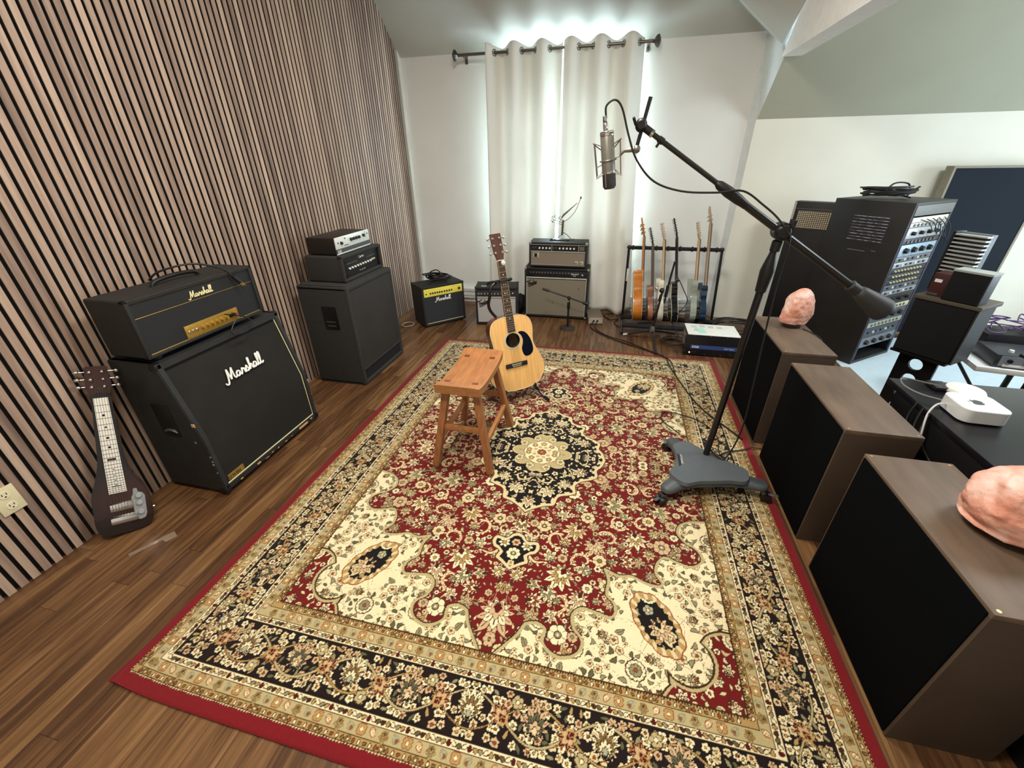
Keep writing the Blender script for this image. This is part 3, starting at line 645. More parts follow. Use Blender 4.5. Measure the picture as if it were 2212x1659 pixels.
# ---------------------------------------------------------------- guitar cabinet, 4x12 slanted, and head (left)
# local frames: x across the front (0 = near side), y outwards from the wall is -; here front faces +X world
CB = thing('speaker_cabinet', 'worn black slant-front guitar cabinet with white script logo, under the long black amp head', 'speaker cabinet', (-2.02, 1.575, 0))
def P4(y):  # profile of the side (x,z)
    return [(-.18, 0.03), (.18, 0.03), (.18, .35), (.095, .752), (-.18, .752)]
bm = NB(); hw = .372
prof = P4(0)
prism(bm, [(x, -hw, z) for x, z in prof], (0, .03, 0), .004); prism(bm, [(x, hw - .03, z) for x, z in prof], (0, .03, 0), .004)
box(bm, -.18, .18, -hw + .01, hw - .01, .03, .055); box(bm, -.18, .10, -hw + .01, hw - .01, .722, .752); box(bm, -.18, -.165, -hw + .02, hw - .02, .05, .73)
obj('shell', bm, tolexw, CB)
bm = NB()
prism(bm, [(.140, -hw + .028, .054), (.166, -hw + .028, .054), (.166, -hw + .028, .352), (.083, -hw + .028, .724), (.055, -hw + .028, .724)], (0, 2 * hw - .056, 0)); obj('grille_cloth', bm, cloth, CB)
bm = NB(); e = .0035; yy = hw - .03
tube(bm, [(.170, -yy, .058), (.170, yy, .058), (.170, yy, .352), (.088, yy, .722)], e, 6); tube(bm, [(.088, yy, .722), (.088, -yy, .722)], e * .5, 6)
obj('piping', bm, creamlt, CB)
dirf = Vector((-.083, 0, .372)).normalized()
bm = NB(); strokes(bm, MARSH, frame((.127 + .010, -.098, .535), (0, 1, 0), dirf), .0262, .0044); obj('logo', bm, logo, CB)
bm = boxo(.166, .1705, -hw + .045, -hw + .145, .063, .098); nb = obj('badge', bm, mat('gold_badge', 'a98a4a', .4, .5, vary=.4, scale=120), CB)
text('badge_text', 'JCM 800', .026, frame((.1708, -hw + .049, .070), (0, 1, 0), (0, 0, 1)), black, CB, .0004, .8)
for s in (-1, 1):
    bm = NB(); box(bm, -.045, .055, s * hw - .004, s * hw + .004, .36, .54, .003); h = obj('side_handle', bm, black, CB)
    bm = NB(); tube(bm, crom([(-.03, s * hw, .385), (0, s * (hw + .006), .40), (.03, s * (hw + .006), .40), (.045, s * hw, .385)], 4), .007, 6); obj('grip', bm, mat('grey_steel', '7f8487', .35, .8), h)
for (x, y, z, s_) in ((.172, hw, .04, 1), (.172, -hw, .04, 1), (.088, -hw, .745, 1), (.088, hw, .745, 1)):
    obj('corner_cap', box(NB(), x - .03, x + .012, y - (.004 if y < 0 else .03), y + (.03 if y < 0 else .004), z - .022, z + .010, .008), black, CB)
for (y, z, w_, h_) in ((.19, .040, .085, .018), (-.16, .038, .028, .014), (-.05, .036, .018, .008), (.06, .034, .022, .008), (.115, .036, .015, .006), (-.10, .030, .03, .006), (.0, .033, .012, .012), (.30, .045, .02, .012), (-.28, .033, .02, .010)):
    obj('chip', box(NB(), .176, .1815, y, y + w_, z - h_ / 2, z + h_ / 2, .003, 1), chip, CB)
for (x, z, s_, side) in ((.150, .43, .020, -1), (.158, .28, .025, 1), (.12, .33, .012, -1), (.172, .22, .01, -1), (.165, .12, .014, 1), (.172, .15, .008, -1), (.168, .20, .012, -1), (.172, .25, .009, -1), (.16, .37, .012, 1), (.172, .19, .010, 1), (.168, .34, .010, 1), (.13, .60, .010, 1)):
    obj('chip', box(NB(), x, x + s_, side * hw - (.003 if side > 0 else .0025), side * hw + .0025, z, z + s_, .002, 1), chip if s_ > .015 else mat('scuff_grey', '6d6d6a', .8), CB)
for x in (-.14, .14):
    for y in (-.3, .3): lathe(bm := NB(), [(0, 0), (.02, 0), (.024, .032), (0, .032)], (x, y, 0)); obj('foot', bm, rubber, CB)

HD = thing('amp_head', 'long black amp head with gold control panel, on the slant cabinet', 'amplifier', (-2.05, 1.543, .775))
W2 = .335; D2 = .113; H2 = .262
bm = NB(); box(bm, -D2, D2 - .02, -W2, W2, 0, H2, .012, 3); box(bm, D2 - .03, D2, -W2, -W2 + .018, 0, H2, .006); box(bm, D2 - .03, D2, W2 - .018, W2, 0, H2, .006); box(bm, D2 - .03, D2, -W2, W2, H2 - .016, H2, .006); box(bm, D2 - .03, D2, -W2, W2, 0, .014, .005)
obj('shell', bm, tolex, HD)
obj('front_panel', boxo(D2 - .02, D2 - .010, -W2 + .016, W2 - .016, .012, H2 - .014), mat('dark_vinyl', '15171a', .55, bump=.5, bscale=900), HD)
bm = NB(); a = W2 - .017
tube(bm, [(D2 - .009, -a, H2 - .016), (D2 - .009, a, H2 - .016), (D2 - .009, a, .015), (D2 - .009, -a, .015), (D2 - .009, -a, H2 - .016)], .0022, 6); tube(bm, [(D2 - .009, -a, .178), (D2 - .009, a, .178)], .0012, 5)
obj('piping', bm, gold, HD)
gp = obj('control_panel', boxo(D2 - .013, D2 - .005, -.135, .172, .018, .078, .002), gold, HD)
knobs(6, (D2 - .005, -.045, .047), (D2 - .005, .095, .047), (1, 0, 0), .0085, .013, gold, HD, 'knob', .5)
for y in (-.118, -.098, -.078): obj('input_jack', lathe(NB(), [(0, 0), (.007, 0), (.007, .004), (.004, .005), (0, .005)], (D2 - .005, y, .047), (1, 0, 0)), chrome, HD)
for y in (.120, .140): obj('switch', boxo(D2 - .005, D2 + .006, y - .005, y + .005, .040, .056, .001), black, HD)
obj('lamp', ball(NB(), (D2 - .004, .158, .052), .006), emis('red_lamp', 'a83020', .3), HD)
bm = NB(); strokes(bm, MARSH, frame((D2 - .008, -.045, .192), (0, 1, 0), (0, 0, 1)), .0135, .0021); obj('logo', bm, mat('logo_cream', 'efe4b0', .4), HD)
bm = NB(); tube(bm, crom([(0, -.12, H2 - .002), (0, -.10, H2 + .018), (0, 0, H2 + .026), (0, .10, H2 + .018), (0, .12, H2 - .002)], 5), .010, 8); obj('carry_handle', bm, black, HD)
for y in (-.28, .28): 
    for x in (-.08, .08): obj('foot', cyl(NB(), (x, y, -.018), (x, y, .002), .016), rubber, HD)
cb = NB(); tube(cb, crom([(-2.12, 1.47, 1.05), (-2.08, 1.50, 1.085), (-2.0, 1.58, 1.105), (-1.97, 1.66, 1.085), (-1.945, 1.72, 1.05), (-1.925, 1.745, 1.008)], 6), .0045, 8)
pc = thing('mains_cable', 'black power cord with two bright prongs draped over the long black amp head', 'cord'); obj('cord', cb, cable_m, pc)
obj('plug', cyl(NB(), (-1.926, 1.742, 1.012), (-1.915, 1.765, .975), .011, .013), black, pc)
bm = NB(); 
for s in (-.005, .005): cyl(bm, (-1.915 + s * .3, 1.765 + s, .975), (-1.908 + s * .3, 1.776 + s, .955), .0025)
obj('prong', bm, gold, pc)
cb = NB(); tube(cb, crom([(-1.935, 1.67, .835), (-1.90, 1.66, .82), (-1.89, 1.60, .775), (-1.885, 1.60, .745), (-1.885, 1.68, .735), (-1.895, 1.74, .76), (-1.92, 1.72, .80), (-1.93, 1.66, .83), (-1.925, 1.62, .845)], 7), .003, 6)
tag(obj('jumper_cable', cb, cable_m), 'thin black looped wire hanging below the gold control panel', 'cable')

# ---------------------------------------------------------------- tall bass cabinet, carpeted head, silver head
BC = thing('speaker_cabinet', 'tall dark carpeted bass cabinet with a slot along its foot, below the carpeted head', 'speaker cabinet', (-1.975, 2.75, 0))
bm = NB(); hw = .315; x0, x1 = -.20, .205
box(bm, x0, x1 - .012, -hw, -hw + .035, 0, .765, .012, 3); box(bm, x0, x1 - .012, hw - .035, hw, 0, .765, .012, 3); box(bm, x0, x1, -hw, hw, .728, .765, .014, 3); box(bm, x0, x1, -hw, hw, 0, .035, .014, 3)
box(bm, x0, x1 - .012, -hw + .02, hw - .02, .02, .74); box(bm, x1 - .035, x1, -hw, -hw + .032, .01, .755, .012, 3); box(bm, x1 - .035, x1, hw - .032, hw, .01, .755, .012, 3); box(bm, x1 - .03, x1 - .002, -hw + .01, hw - .01, .115, .135, .008)
b_ = obj('shell', bm, carpet, BC)
obj('grille', boxo(x1 - .02, x1 - .006, -hw + .028, hw - .028, .135, .732), mat('steel_mesh', '2a2725', .6, vary=.15, scale=6, bump=.6, bscale=1500), BC)
obj('port', boxo(x1 - .014, x1 - .0105, -hw + .035, hw - .035, .037, .114), mat('port_black', '070707', .9), BC)
for s in (-1, 1):
    h = obj('side_handle', box(NB(), -.03, .085, s * hw - .004, s * hw + .003, .45, .62, .006), black, BC)
    bm = NB(); box(bm, -.005, .062, s * hw - .002, s * (hw + .0065) + .001, .475, .482); box(bm, -.01, .065, s * hw - .002, s * (hw + .0065) + .001, .505, .512); obj('grip', bm, mat('grey_steel', '7f8487', .35, .8), h)
CV = thing('amp_head', 'small carpeted amp head with a row of white knobs, between bass cabinet and silver head', 'amplifier', (-1.985, 2.80, .766))
bm = NB(); hw = .262; box(bm, -.15, .125, -hw, hw, 0, .182, .016, 3)
box(bm, .11, .15, -hw, -hw + .022, 0, .182, .01, 3); box(bm, .11, .15, hw - .022, hw, 0, .182, .01, 3); box(bm, .11, .15, -hw, hw, .158, .182, .01, 3); box(bm, .11, .15, -hw, hw, 0, .022, .01, 3); obj('shell', bm, carpet, CV)
fp = obj('control_panel', boxo(.124, .132, -hw + .022, hw - .022, .022, .158), pank, CV)
for s in (-1, 1):
    bm = NB(); tube(bm, [(.128, s * .222, .04), (.152, s * .222, .045), (.152, s * .222, .135), (.128, s * .222, .14)], .005, 6); obj('rack_handle', bm, satin, CV)
knobs(9, (.132, -.165, .082), (.132, .115, .082), (1, 0, 0), .0075, .010, white, CV)
obj('switch_row', box(NB(), .132, .137, .13, .185, .080, .092, .001), mat('pale_buttons', 'b9b98a', .5), CV)
text('logo', 'Carvin', .026, frame((.1325, -.03, .128), (0, 1, 0), (0, 0, 1)), logo, CV); text('model_text', 'Pro Bass 500', .015, frame((.1325, -.045, .038), (0, 1, 0), (0, 0, 1)), mat('grey_print', '9a9a98', .5), CV)
bm = NB(); box(bm, .132, .1326, -.2, -.05, .115, .1165); box(bm, .132, .1326, .08, .2, .115, .1165); obj('panel_line', bm, mat('grey_print', '9a9a98', .5), CV)
SV = thing('amp_head', 'slim amp head with silver face, topmost of the stack by the slat wall', 'amplifier', (-1.99, 2.775, .95))
hw = .215; obj('case', box(NB(), -.115, .112, -hw, hw, .008, .115, .003), mat('dark_brown_case', '1b1613', .45), SV)
obj('face_plate', boxo(.112, .118, -hw, hw, .040, .117, .001), mat('brushed_silver', 'e2e6e0', .35, .25), SV)
obj('lower_plate', boxo(.112, .1175, -hw, hw, .008, .0395), mat('slate_plate', '4d5352', .4, .3), SV)
obj('trim_strip', boxo(.112, .119, -hw, hw, .004, .012), mat('brushed_silver', 'e2e6e0', .35, .25), SV)
knobs(1, (.118, -.15, .075), (.118, -.15, .075), (1, 0, 0), .011, .012, black, SV); knobs(4, (.118, -.03, .082), (.118, .075, .082), (1, 0, 0), .011, .012, black, SV); knobs(1, (.118, .135, .085), (.118, .135, .085), (1, 0, 0), .011, .012, black, SV)
for y, z in ((-.185, .08), (-.10, .10), (.19, .09)): obj('input_jack', lathe(NB(), [(0, 0), (.006, 0), (.006, .003), (0, .003)], (.118, y, z), (1, 0, 0)), dullm, SV)
for y, z in ((.158, .10), (.158, .085), (.160, .07)): obj('button', boxo(.118, .121, y, y + .008, z, z + .004), black, SV)
text('logo', 'GK', .028, frame((.118, -.205, .013), (0, 1, 0), (0, 0, 1)), logo, SV, sx=1.2)
obj('panel_text', boxo(.118, .1184, -.115, -.065, .051, .056), black, SV)
for y in (-.18, .18): obj('foot', boxo(-.09, .09, y - .012, y + .012, -.003, .008), rubber, SV)

# ---------------------------------------------------------------- lap steel guitar
LS0 = Vector((-2.135, .905, .005)); LS1 = Vector((-2.205, 1.160, .745))      # bottom, head
uu = (LS1 - LS0).normalized(); side_v = Vector((0.55, .83, 0)); nn = side_v.cross(uu).normalized(); side_v = uu.cross(nn).normalized()
if nn.x < 0: nn = -nn; 
mt = Matrix(((side_v.x, uu.x, nn.x, LS0.x), (side_v.y, uu.y, nn.y, LS0.y), (side_v.z, uu.z, nn.z, LS0.z), (0, 0, 0, 1)))
LS = thing('lap_steel_guitar', 'brown lap steel guitar with white fretboard leaning on the slat wall', 'guitar', mtx=mt)
def outline(pts, n=5): return [(p.x, p.y) for p in crom([(a, b, 0) for a, b in pts], n, True)]
burst = bpy.data.materials.new('brown_sunburst'); burst.use_nodes = True
nt = burst.node_tree; b = nt.nodes['Principled BSDF']; tc = nd(nt, 'ShaderNodeTexCoord'); ln = nd(nt, 'ShaderNodeVectorMath', operation='DISTANCE'); nt.links.new(tc.outputs['Object'], ln.inputs[0]); ln.inputs[1].default_value = (.03, .16, .04)
cr = nd(nt, 'ShaderNodeValToRGB'); cr.color_ramp.elements[0].color = (*hexc('38150f'), 1); cr.color_ramp.elements[0].position = .03; cr.color_ramp.elements[1].color = (*hexc('0c0504'), 1); cr.color_ramp.elements[1].position = .17
nt.links.new(ln.outputs['Value'], cr.inputs['Fac']); nt.links.new(cr.outputs['Color'], b.inputs['Base Color']); b.inputs['Roughness'].default_value = .18; b.inputs['Coat Weight'].default_value = .4
o_ = outline([(0, 0), (.075, .004), (.105, .04), (.108, .12), (.095, .20), (.060, .28), (.043, .36), (.038, .48), (.033, .60), (.030, .66), (-.030, .66), (-.033, .60), (-.040, .48), (-.048, .36), (-.065, .28), (-.088, .20), (-.092, .12), (-.090, .04), (-.065, .004)])
obj('body', prism(NB(), [(x, y, 0) for x, y in o_], (0, 0, .042), .004), burst, LS)
hd = obj('headstock', prism(NB(), [(-.030, .655, .012), (.030, .655, .012), (.043, .69, .012), (.036, .785, .012), (-.036, .785, .012), (-.043, .69, .012)], (0, 0, .022), .004), mat('dark_mahogany', '3a1710', .25, coat=.3), LS)
fb = NB(); prism(fb, [(-.030, .20, .042), (.030, .20, .042), (.0235, .645, .042), (-.0235, .645, .042)], (0, 0, .005)); obj('fretboard', fb, mat('pearl_fretboard', 'f4f1e6', .35), LS)
bm = NB(); sc_ = .585
for k in range(1, 30):
    y = .645 - sc_ * (1 - 2 ** (-k / 12))
    if y > .203: box(bm, -.0295 + .0065 * (y - .2) / .445, .0295 - .0065 * (y - .2) / .445, y - .0008, y + .0008, .047, .0476)
obj('fret_line', bm, black, LS)
bm = NB()
for k, s in ((3, 4), (5, 3), (7, 4), (9, 4), (15, 4), (17, 3), (19, 4), (21, 4)):
    y = .645 - sc_ * (1 - 2 ** (-(k - .5) / 12)); r = .0062 if k < 12 else .003; lathe(bm, [(0, 0), (r, 0), (r, .0006), (0, .0006)], (0, y, .047), (0, 0, 1), s)
y = .645 - sc_ * (1 - 2 ** (-11.5 / 12)); box(bm, -.014, .014, y - .0045, y + .0045, .047, .0476, .002, 1); box(bm, -.016, .016, .231, .235, .047, .0476)
obj('position_marker', bm, black, LS)
obj('pickup', box(NB(), -.035, .045, .115, .150, .040, .056, .004), chrome, LS); obj('bridge_cover', box(NB(), -.040, .055, .055, .088, .040, .062, .008), chrome, LS)
kp = obj('control_plate', prism(NB(), [(x, y, .042) for x, y in [(.045, .06), (.060, .05), (.078, .055), (.086, .075), (.088, .165), (.080, .18), (.066, .185), (.064, .205), (.050, .205), (.048, .18), (.040, .165)]], (0, 0, .010), .002), mat('grey_plastic_plate', '8f9396', .45, vary=.1, scale=100), LS)
for y in (.09, .135, .17): obj('knob', lathe(NB(), [(0, 0), (.011, 0), (.010, .009), (0, .010)], (.067, y, .052), (0, 0, 1), 14), mat('grey_knob', 'a3a6a8', .4), LS)
obj('jack', cyl(NB(), (.104, .09, .02), (.116, .09, .02), .008), chrome, LS)
bm = NB()
for i in range(6): x = -.021 + i * .0084; tube(bm, [(x * 1.25, .07, .050), (x * 1.2, .13, .0575), (x, .648, .050), (x * .9, .69, .036)], .0006, 4)
obj('string', bm, nickel, LS)
for s in (-1, 1):
    for k in range(3):
        y = .695 + k * .033; bm = NB(); cyl(bm, (s * .036, y, .023), (s * .058, y, .023), .003); ball(bm, (s * .064, y, .023), .0105, (1, .8, .7)); cyl(bm, (s * .02, y, .030), (s * .02, y, .044), .004, .003); ball(bm, (s * .02, y, .045), .0075); obj('tuner', bm, chrome, LS)

# ---------------------------------------------------------------- outlet and strip of tape
OT = thing('wall_outlet', 'ivory duplex wall outlet on the slat wall, low at the left', 'outlet', (-2.250, .698, .368))
obj('cover_plate', box(NB(), 0, .006, -.037, .037, -.058, .058, .002), mat('ivory_plastic', 'dcd3ae', .4), OT)
for z in (-.026, .026):
    f = obj('receptacle', lathe(NB(), [(0, 0), (.017, 0), (.0165, .002), (0, .002)], (.006, 0, z), (1, 0, 0)), mat('ivory_plastic_2', 'e3dbb8', .35), OT)
    bm = NB(); box(bm, .0078, .0086, -.008, -.0055, z, z + .009); box(bm, .0078, .0086, .0055, .008, z, z + .009); box(bm, .0078, .0086, -.0025, .0025, z - .010, z - .005); obj('slot', bm, black, f)
tp = NB(); pts_ = [(-1.985, .80), (-1.965, .79), (-1.93, .85), (-1.905, .90), (-1.915, .925), (-1.95, .86)]
prism(tp, [(x, y, .0006) for x, y in pts_], (0, 0, .0015)); prism(tp, [(-1.93, .90, .0006), (-1.88, .89, .0006), (-1.86, .93, .0006), (-1.90, .95, .0006)], (0, 0, .002))
tag(obj('plastic_strip', tp, mat('clear_plastic', '85715f', .15, spec=.8)), 'crumpled strip of clear plastic on the floor in front of the lap steel', 'plastic strip')
cb = NB(); P = [(-2.05 + .055 * math.cos(t) * (1 + .2 * math.sin(2.3 * t)), 3.72 + .07 * math.sin(t), .006 + .004 * (t / 12)) for t in np.arange(0, 12.5, .5)]
tube(cb, crom(P, 3), .004, 6); tag(obj('cable_coil', cb, mat('tan_cable', 'b5a893', .6)), 'small coil of pale beige cable on the floor beside the bass cabinet', 'cable')

# ---------------------------------------------------------------- combo amps
def combo(name, label, loc, rz, W, D, H, panel_h, mats, group=None, back=.02):
    t = thing(name, label, 'amplifier', loc, rz, group)      # front faces -y
    bm = NB(); w2 = W / 2
    box(bm, -w2, w2, .012, D, 0.012, H, .010, 3); box(bm, -w2, -w2 + .022, 0, .03, .012, H, .008); box(bm, w2 - .022, w2, 0, .03, .012, H, .008); box(bm, -w2, w2, 0, .03, H - .022, H, .008); box(bm, -w2, w2, 0, .03, .012, .036, .008)
    obj('shell', bm, mats[0], t)
    obj('grille_cloth', boxo(-w2 + .02, w2 - .02, .004, .014, .034, H - panel_h - .02), mats[1], t)
    for x in (-w2 + .05, w2 - .05):
        for y in (.05, D - .05): obj('foot', cyl(NB(), (x, y, 0), (x, y, .014), .015), rubber, t)
    return t
MC = combo('combo_amp', 'small black combo amp with yellow panel and coiled cable on top', (-1.665, 3.84, 0), math.atan2(.33, .30), .47, .27, .42, .085, (tolex, mat('charcoal_grille', '2a2c31', .85, bump=.4, bscale=900)))
yl = mat('yellow_panel', 'efe05a', .45)
obj('control_panel', boxo(-.213, .213, -.002, .012, .318, .396, .002), yl, MC)
knobs(6, (-.145, -.002, .352), (-.02, -.002, .352), (0, -1, 0), .008, .010, black, MC); knobs(4, (.01, -.002, .352), (.09, -.002, .352), (0, -1, 0), .008, .010, black, MC)
obj('input_jack', lathe(NB(), [(0, 0), (.007, 0), (.006, .004), (0, .004)], (-.19, -.002, .35), (0, -1, 0)), black, MC)
obj('power_switch', boxo(.165, .19, -.006, 0, .343, .367, .001), mat('brown_switch', '5c2a18', .4), MC)
bm = NB(); box(bm, .10, .20, -.0027, -.002, .383, .385); box(bm, -.20, -.02, -.0027, -.002, .378, .379); obj('panel_text', bm, mat('olive_print', '77722a', .5), MC)
bm = NB(); strokes(bm, MARSH, frame((-.085, .002, .262), (1, 0, 0), (0, 0, 1)), .0180, .0032); obj('logo', bm, logo, MC)
bm = NB(); tube(bm, [(-.205, .003, .040), (.205, .003, .040)], .003, 6); obj('piping', bm, creamlt, MC)
corner_caps(-.235, .235, 0, .27, .012, .42, .022, black, MC)
obj('carry_handle', tube(NB(), crom([(-.10, .13, .416), (-.08, .13, .432), (0, .13, .436), (.08, .13, .432), (.10, .13, .416)], 4), .008, 8), black, MC)
def coil(name, label, c, r, n, th, m, seed, arch=None, rz=.35, cat='cable', flat=.012):
    rr = random.Random(seed); P = []
    for i in range(n * 12):
        a = i / 12 * 2 * PI; q = r * (1 + .14 * math.sin(i * .37 + seed) + rr.uniform(-.05, .05)); P.append((c[0] + q * math.cos(a) + .02 * math.sin(i * .05), c[1] + q * rz * math.sin(a) * 1.5, c[2] + th + flat * abs(math.sin(i * .21)) + i / (n * 12) * flat))
    bm = NB(); tube(bm, crom(P, 2), th, 6)
    if arch: tube(bm, crom([Vector(c) + Vector(p) for p in arch], 6), th, 6)
    return tag(obj(name, bm, m), label, cat)
coil('cable_coil', 'black cable coiled on top of the small combo with the yellow panel', (-1.76, 3.935, .438), .12, 7, .0055, cable_m, 4, [(-.08, -.02, .03), (-.07, 0, .075), (0, 0, .10), (.05, -.02, .075), (.06, -.04, .02)], .45, flat=.03)
FC = combo('combo_amp', 'small black combo amp with light grey grille, behind the acoustic guitar', (-1.125, 3.905, 0), .17, .43, .22, .40, .095, (tolex, greycloth))
obj('control_panel', boxo(-.195, .195, -.001, .012, .303, .365, .001), mat('panel_grey', '2b2e31', .35), FC)
knobs(9, (-.15, -.001, .335), (.12, -.001, .335), (0, -1, 0), .0075, .010, mat('knob_chrome', 'c9c9c9', .3, .6), FC); obj('lamp', ball(NB(), (.165, -.002, .338), .009, (1, .5, 1)), chrome, FC); obj('input_jack', lathe(NB(), [(0, 0), (.010, 0), (.009, .005), (0, .005)], (-.178, -.001, .335), (0, -1, 0)), chrome, FC)
obj('trim_strip', boxo(-.195, .195, -.003, .004, .293, .303), mat('pale_trim', 'c3c3ba', .4), FC)
bm = NB(); strokes(bm, FEND, frame((-.175, .000, .205), Vector((1, 0, .42)), (0, 0, 1)), .020, .0034); obj('logo', bm, black, FC)
obj('carry_handle', tube(NB(), crom([(-.10, .11, .395), (-.08, .11, .418), (0, .11, .428), (.08, .11, .418), (.10, .11, .395)], 4), .011, 8), black, FC)
obj('badge', boxo(-.15, -.10, .02, .05, .400, .402), chrome, FC)
corner_caps(-.215, .215, 0, .22, .012, .40, .016, black, FC)
TR = combo('combo_amp', 'large black two-speaker combo amp with wide tan-grey grille cloth, before the curtains', (-.568, 4.225, 0), 0.02, .665, .25, .535, .095, (tolex, silvercloth))
obj('control_panel', boxo(-.312, .312, -.001, .012, .442, .508, .001), mat('panel_charcoal', '1d1e22', .3), TR)
knobs(14, (-.26, -.001, .470), (.13, -.001, .470), (0, -1, 0), .0085, .011, pank, TR); obj('lamp', ball(NB(), (.265, -.002, .475), .009, (1, .5, 1)), mat('lamp_clear', 'b9c2cc', .2), TR)
bm = NB(); [box(bm, -.268 + i * .03, -.260 + i * .03, -.0022, -.0012, .484, .492) for i in range(14)]; obj('panel_marks', bm, mat('grey_print', '9a9a98', .5), TR)
text('logo_text', 'Stage-Lead II', .024, frame((.150, -.0012, .476), (1, 0, 0), (0, 0, 1)), logo, TR, sx=.62); text('model_text', '2-12', .018, frame((.175, -.0012, .458), (1, 0, 0), (0, 0, 1)), logo, TR, sx=.8)
obj('trim_strip', boxo(-.312, .312, -.004, .004, .430, .441), mat('pale_trim', 'c3c3ba', .4), TR)
bm = NB(); strokes(bm, FEND, frame((-.29, .0005, .345), Vector((1, 0, .36)), (0, 0, 1)), .019, .0034); obj('logo', bm, black, TR)
for x in (-.312, .307): obj('side_trim', boxo(x, x + .005, -.001, .006, .036, .44), mat('pale_trim', 'c3c3ba', .4), TR)
for x, z in ((.235, .33), (-.03, .17)): obj('stain', lathe(NB(), [(0, 0), (.008, 0), (0, .0006)], (x, .004, z), (0, -1, 0), 10), mat('stain_brown', '57492f', .9), TR)
corner_caps(-.3325, .3325, 0, .25, .012, .535, .022, mat('nickel_corner', 'b9b7a8', .35, .8), TR, (4, 5, 6, 7, 0, 1))
MH = thing('amp_head', 'black amp head with taupe grille and white knobs, on the large combo amp', 'amplifier', (-.562, 4.225, .536), .015)
W2 = .292; H2 = .252
bm = NB(); box(bm, -W2, W2, .02, .235, .012, H2, .010, 3); box(bm, -W2, -W2 + .02, 0, .03, .012, H2, .008); box(bm, W2 - .02, W2, 0, .03, .012, H2, .008); box(bm, -W2, W2, 0, .03, H2 - .022, H2, .008); box(bm, -W2, W2, 0, .03, .012, .030, .006); obj('shell', bm, tolex, MH)
obj('grille_cloth', boxo(-W2 + .018, W2 - .018, .008, .02, .028, .160), taup, MH); obj('control_panel', boxo(-W2 + .018, W2 - .018, .006, .02, .168, H2 - .022), pank, MH)
bm = NB(); box(bm, -W2 + .018, W2 - .018, .002, .010, .158, .168); box(bm, -W2 + .018, W2 - .018, .003, .008, H2 - .026, H2 - .021); box(bm, -.064, -.059, .003, .008, .165, H2 - .022); box(bm, .203, .208, .003, .008, .165, H2 - .022); box(bm, -W2 + .018, W2 - .018, .003, .010, .028, .034); obj('trim_strip', bm, mat('silver_trim', 'bdbcb6', .35, .6), MH)
knobs(4, (-.185, .006, .196), (-.082, .006, .196), (0, -1, 0), .0095, .012, white, MH); knobs(5, (.018, .006, .196), (.160, .006, .196), (0, -1, 0), .0095, .012, white, MH)
for x in (-.25, -.225, -.045, -.02): obj('input_jack', lathe(NB(), [(0, 0), (.009, 0), (.008, .004), (.004, .005), (0, .004)], (x, .006, .197), (0, -1, 0)), dullm, MH)
obj('model_plate', boxo(.215, .262, .003, .006, .178, .215), mat('plate_grey', '6a6a68', .4, .3), MH)
bm = NB(); box(bm, -.255, -.19, .004, .008, .098, .152, .004); lb = obj('badge', bm, mat('badge_silver', 'bdb9a8', .4, .4), MH); bm = NB(); box(bm, -.236, -.209, .002, .0042, .108, .142, .003); cyl(bm, (-.236, .003, .148), (-.209, .003, .104), .003); cyl(bm, (-.209, .003, .148), (-.236, .003, .104), .003); obj('emblem', bm, black, lb)
bm = NB(); box(bm, .17, .21, .004, .008, .040, .075, .004); box(bm, .222, .262, .004, .008, .040, .075, .004); lb = obj('badge', bm, mat('badge_silver', 'bdb9a8', .4, .4), MH); text('badge_text', 'sixty', .02, frame((.172, .0035, .050), (1, 0, 0), (0, 0, 1)), black, lb, sx=.8); text('badge_text', 'five', .02, frame((.226, .0035, .050), (1, 0, 0), (0, 0, 1)), black, lb, sx=.8)
corner_caps(-W2, W2, 0, .235, .012, H2, .024, mat('nickel_corner', 'b9b7a8', .35, .8), MH, (4, 5))
obj('carry_handle', box(NB(), -.10, .10, .10, .13, H2 - .002, H2 + .012, .005), black, MH)
for x in (-.24, .24):
    for y in (.05, .2): obj('foot', cyl(NB(), (x, y, 0), (x, y, .014), .014), rubber, MH)
# wire bird figure on the head
BD = thing('bird_figurine', 'spindly metal bird figurine made of wire and bolts, standing on the taupe-grilled head', 'figurine', (-.54, 4.33, .798))
st = mat('steel_wire', '5e5b4c', .4, .8); br = mat('aged_brass', '6f6a3a', .45, .7)
bm = NB(); cyl(bm, (0, 0, .045), (.006, 0, .185), .009, .010, 8); [lathe(bm, [(.010, 0), (.014, .004), (.010, .008)], (.001 + k * .0012, 0, .06 + k * .025), (0, 0, 1), 10) for k in range(5)]; obj('body', bm, br, BD)
bm = NB(); tube(bm, crom([(0, 0, .075), (.05, 0, .05), (.10, -.02, .010), (.125, -.02, .006)], 4), .0035, 6); ball(bm, (.12, -.02, .009), .008); obj('leg', bm, st, BD)
bm = NB(); tube(bm, crom([(0, 0, .055), (-.03, -.01, .03), (-.07, -.05, .006), (-.10, -.05, .010)], 4), .0035, 6); ball(bm, (-.095, -.05, .012), .010); obj('leg', bm, st, BD)
bm = NB(); tube(bm, crom([(.005, 0, .17), (.06, 0, .20), (.12, 0, .27), (.155, 0, .355), (.165, 0, .385)], 5), .0028, 6); ball(bm, (.166, 0, .388), .008, (1, 1, 1.6)); obj('tail_wire', bm, st, BD)
for k in range(9):
    t = k / 8; obj('feather', cyl(NB(), (-.01 + t * .13, .002, .205 + t * .125), (.012 + t * .125, .002, .245 + t * .118 - .022 * t), .0085 - .004 * t, .006 - .003 * t, 6), mat('grey_iron', '7c7a6e', .5, .6), BD)
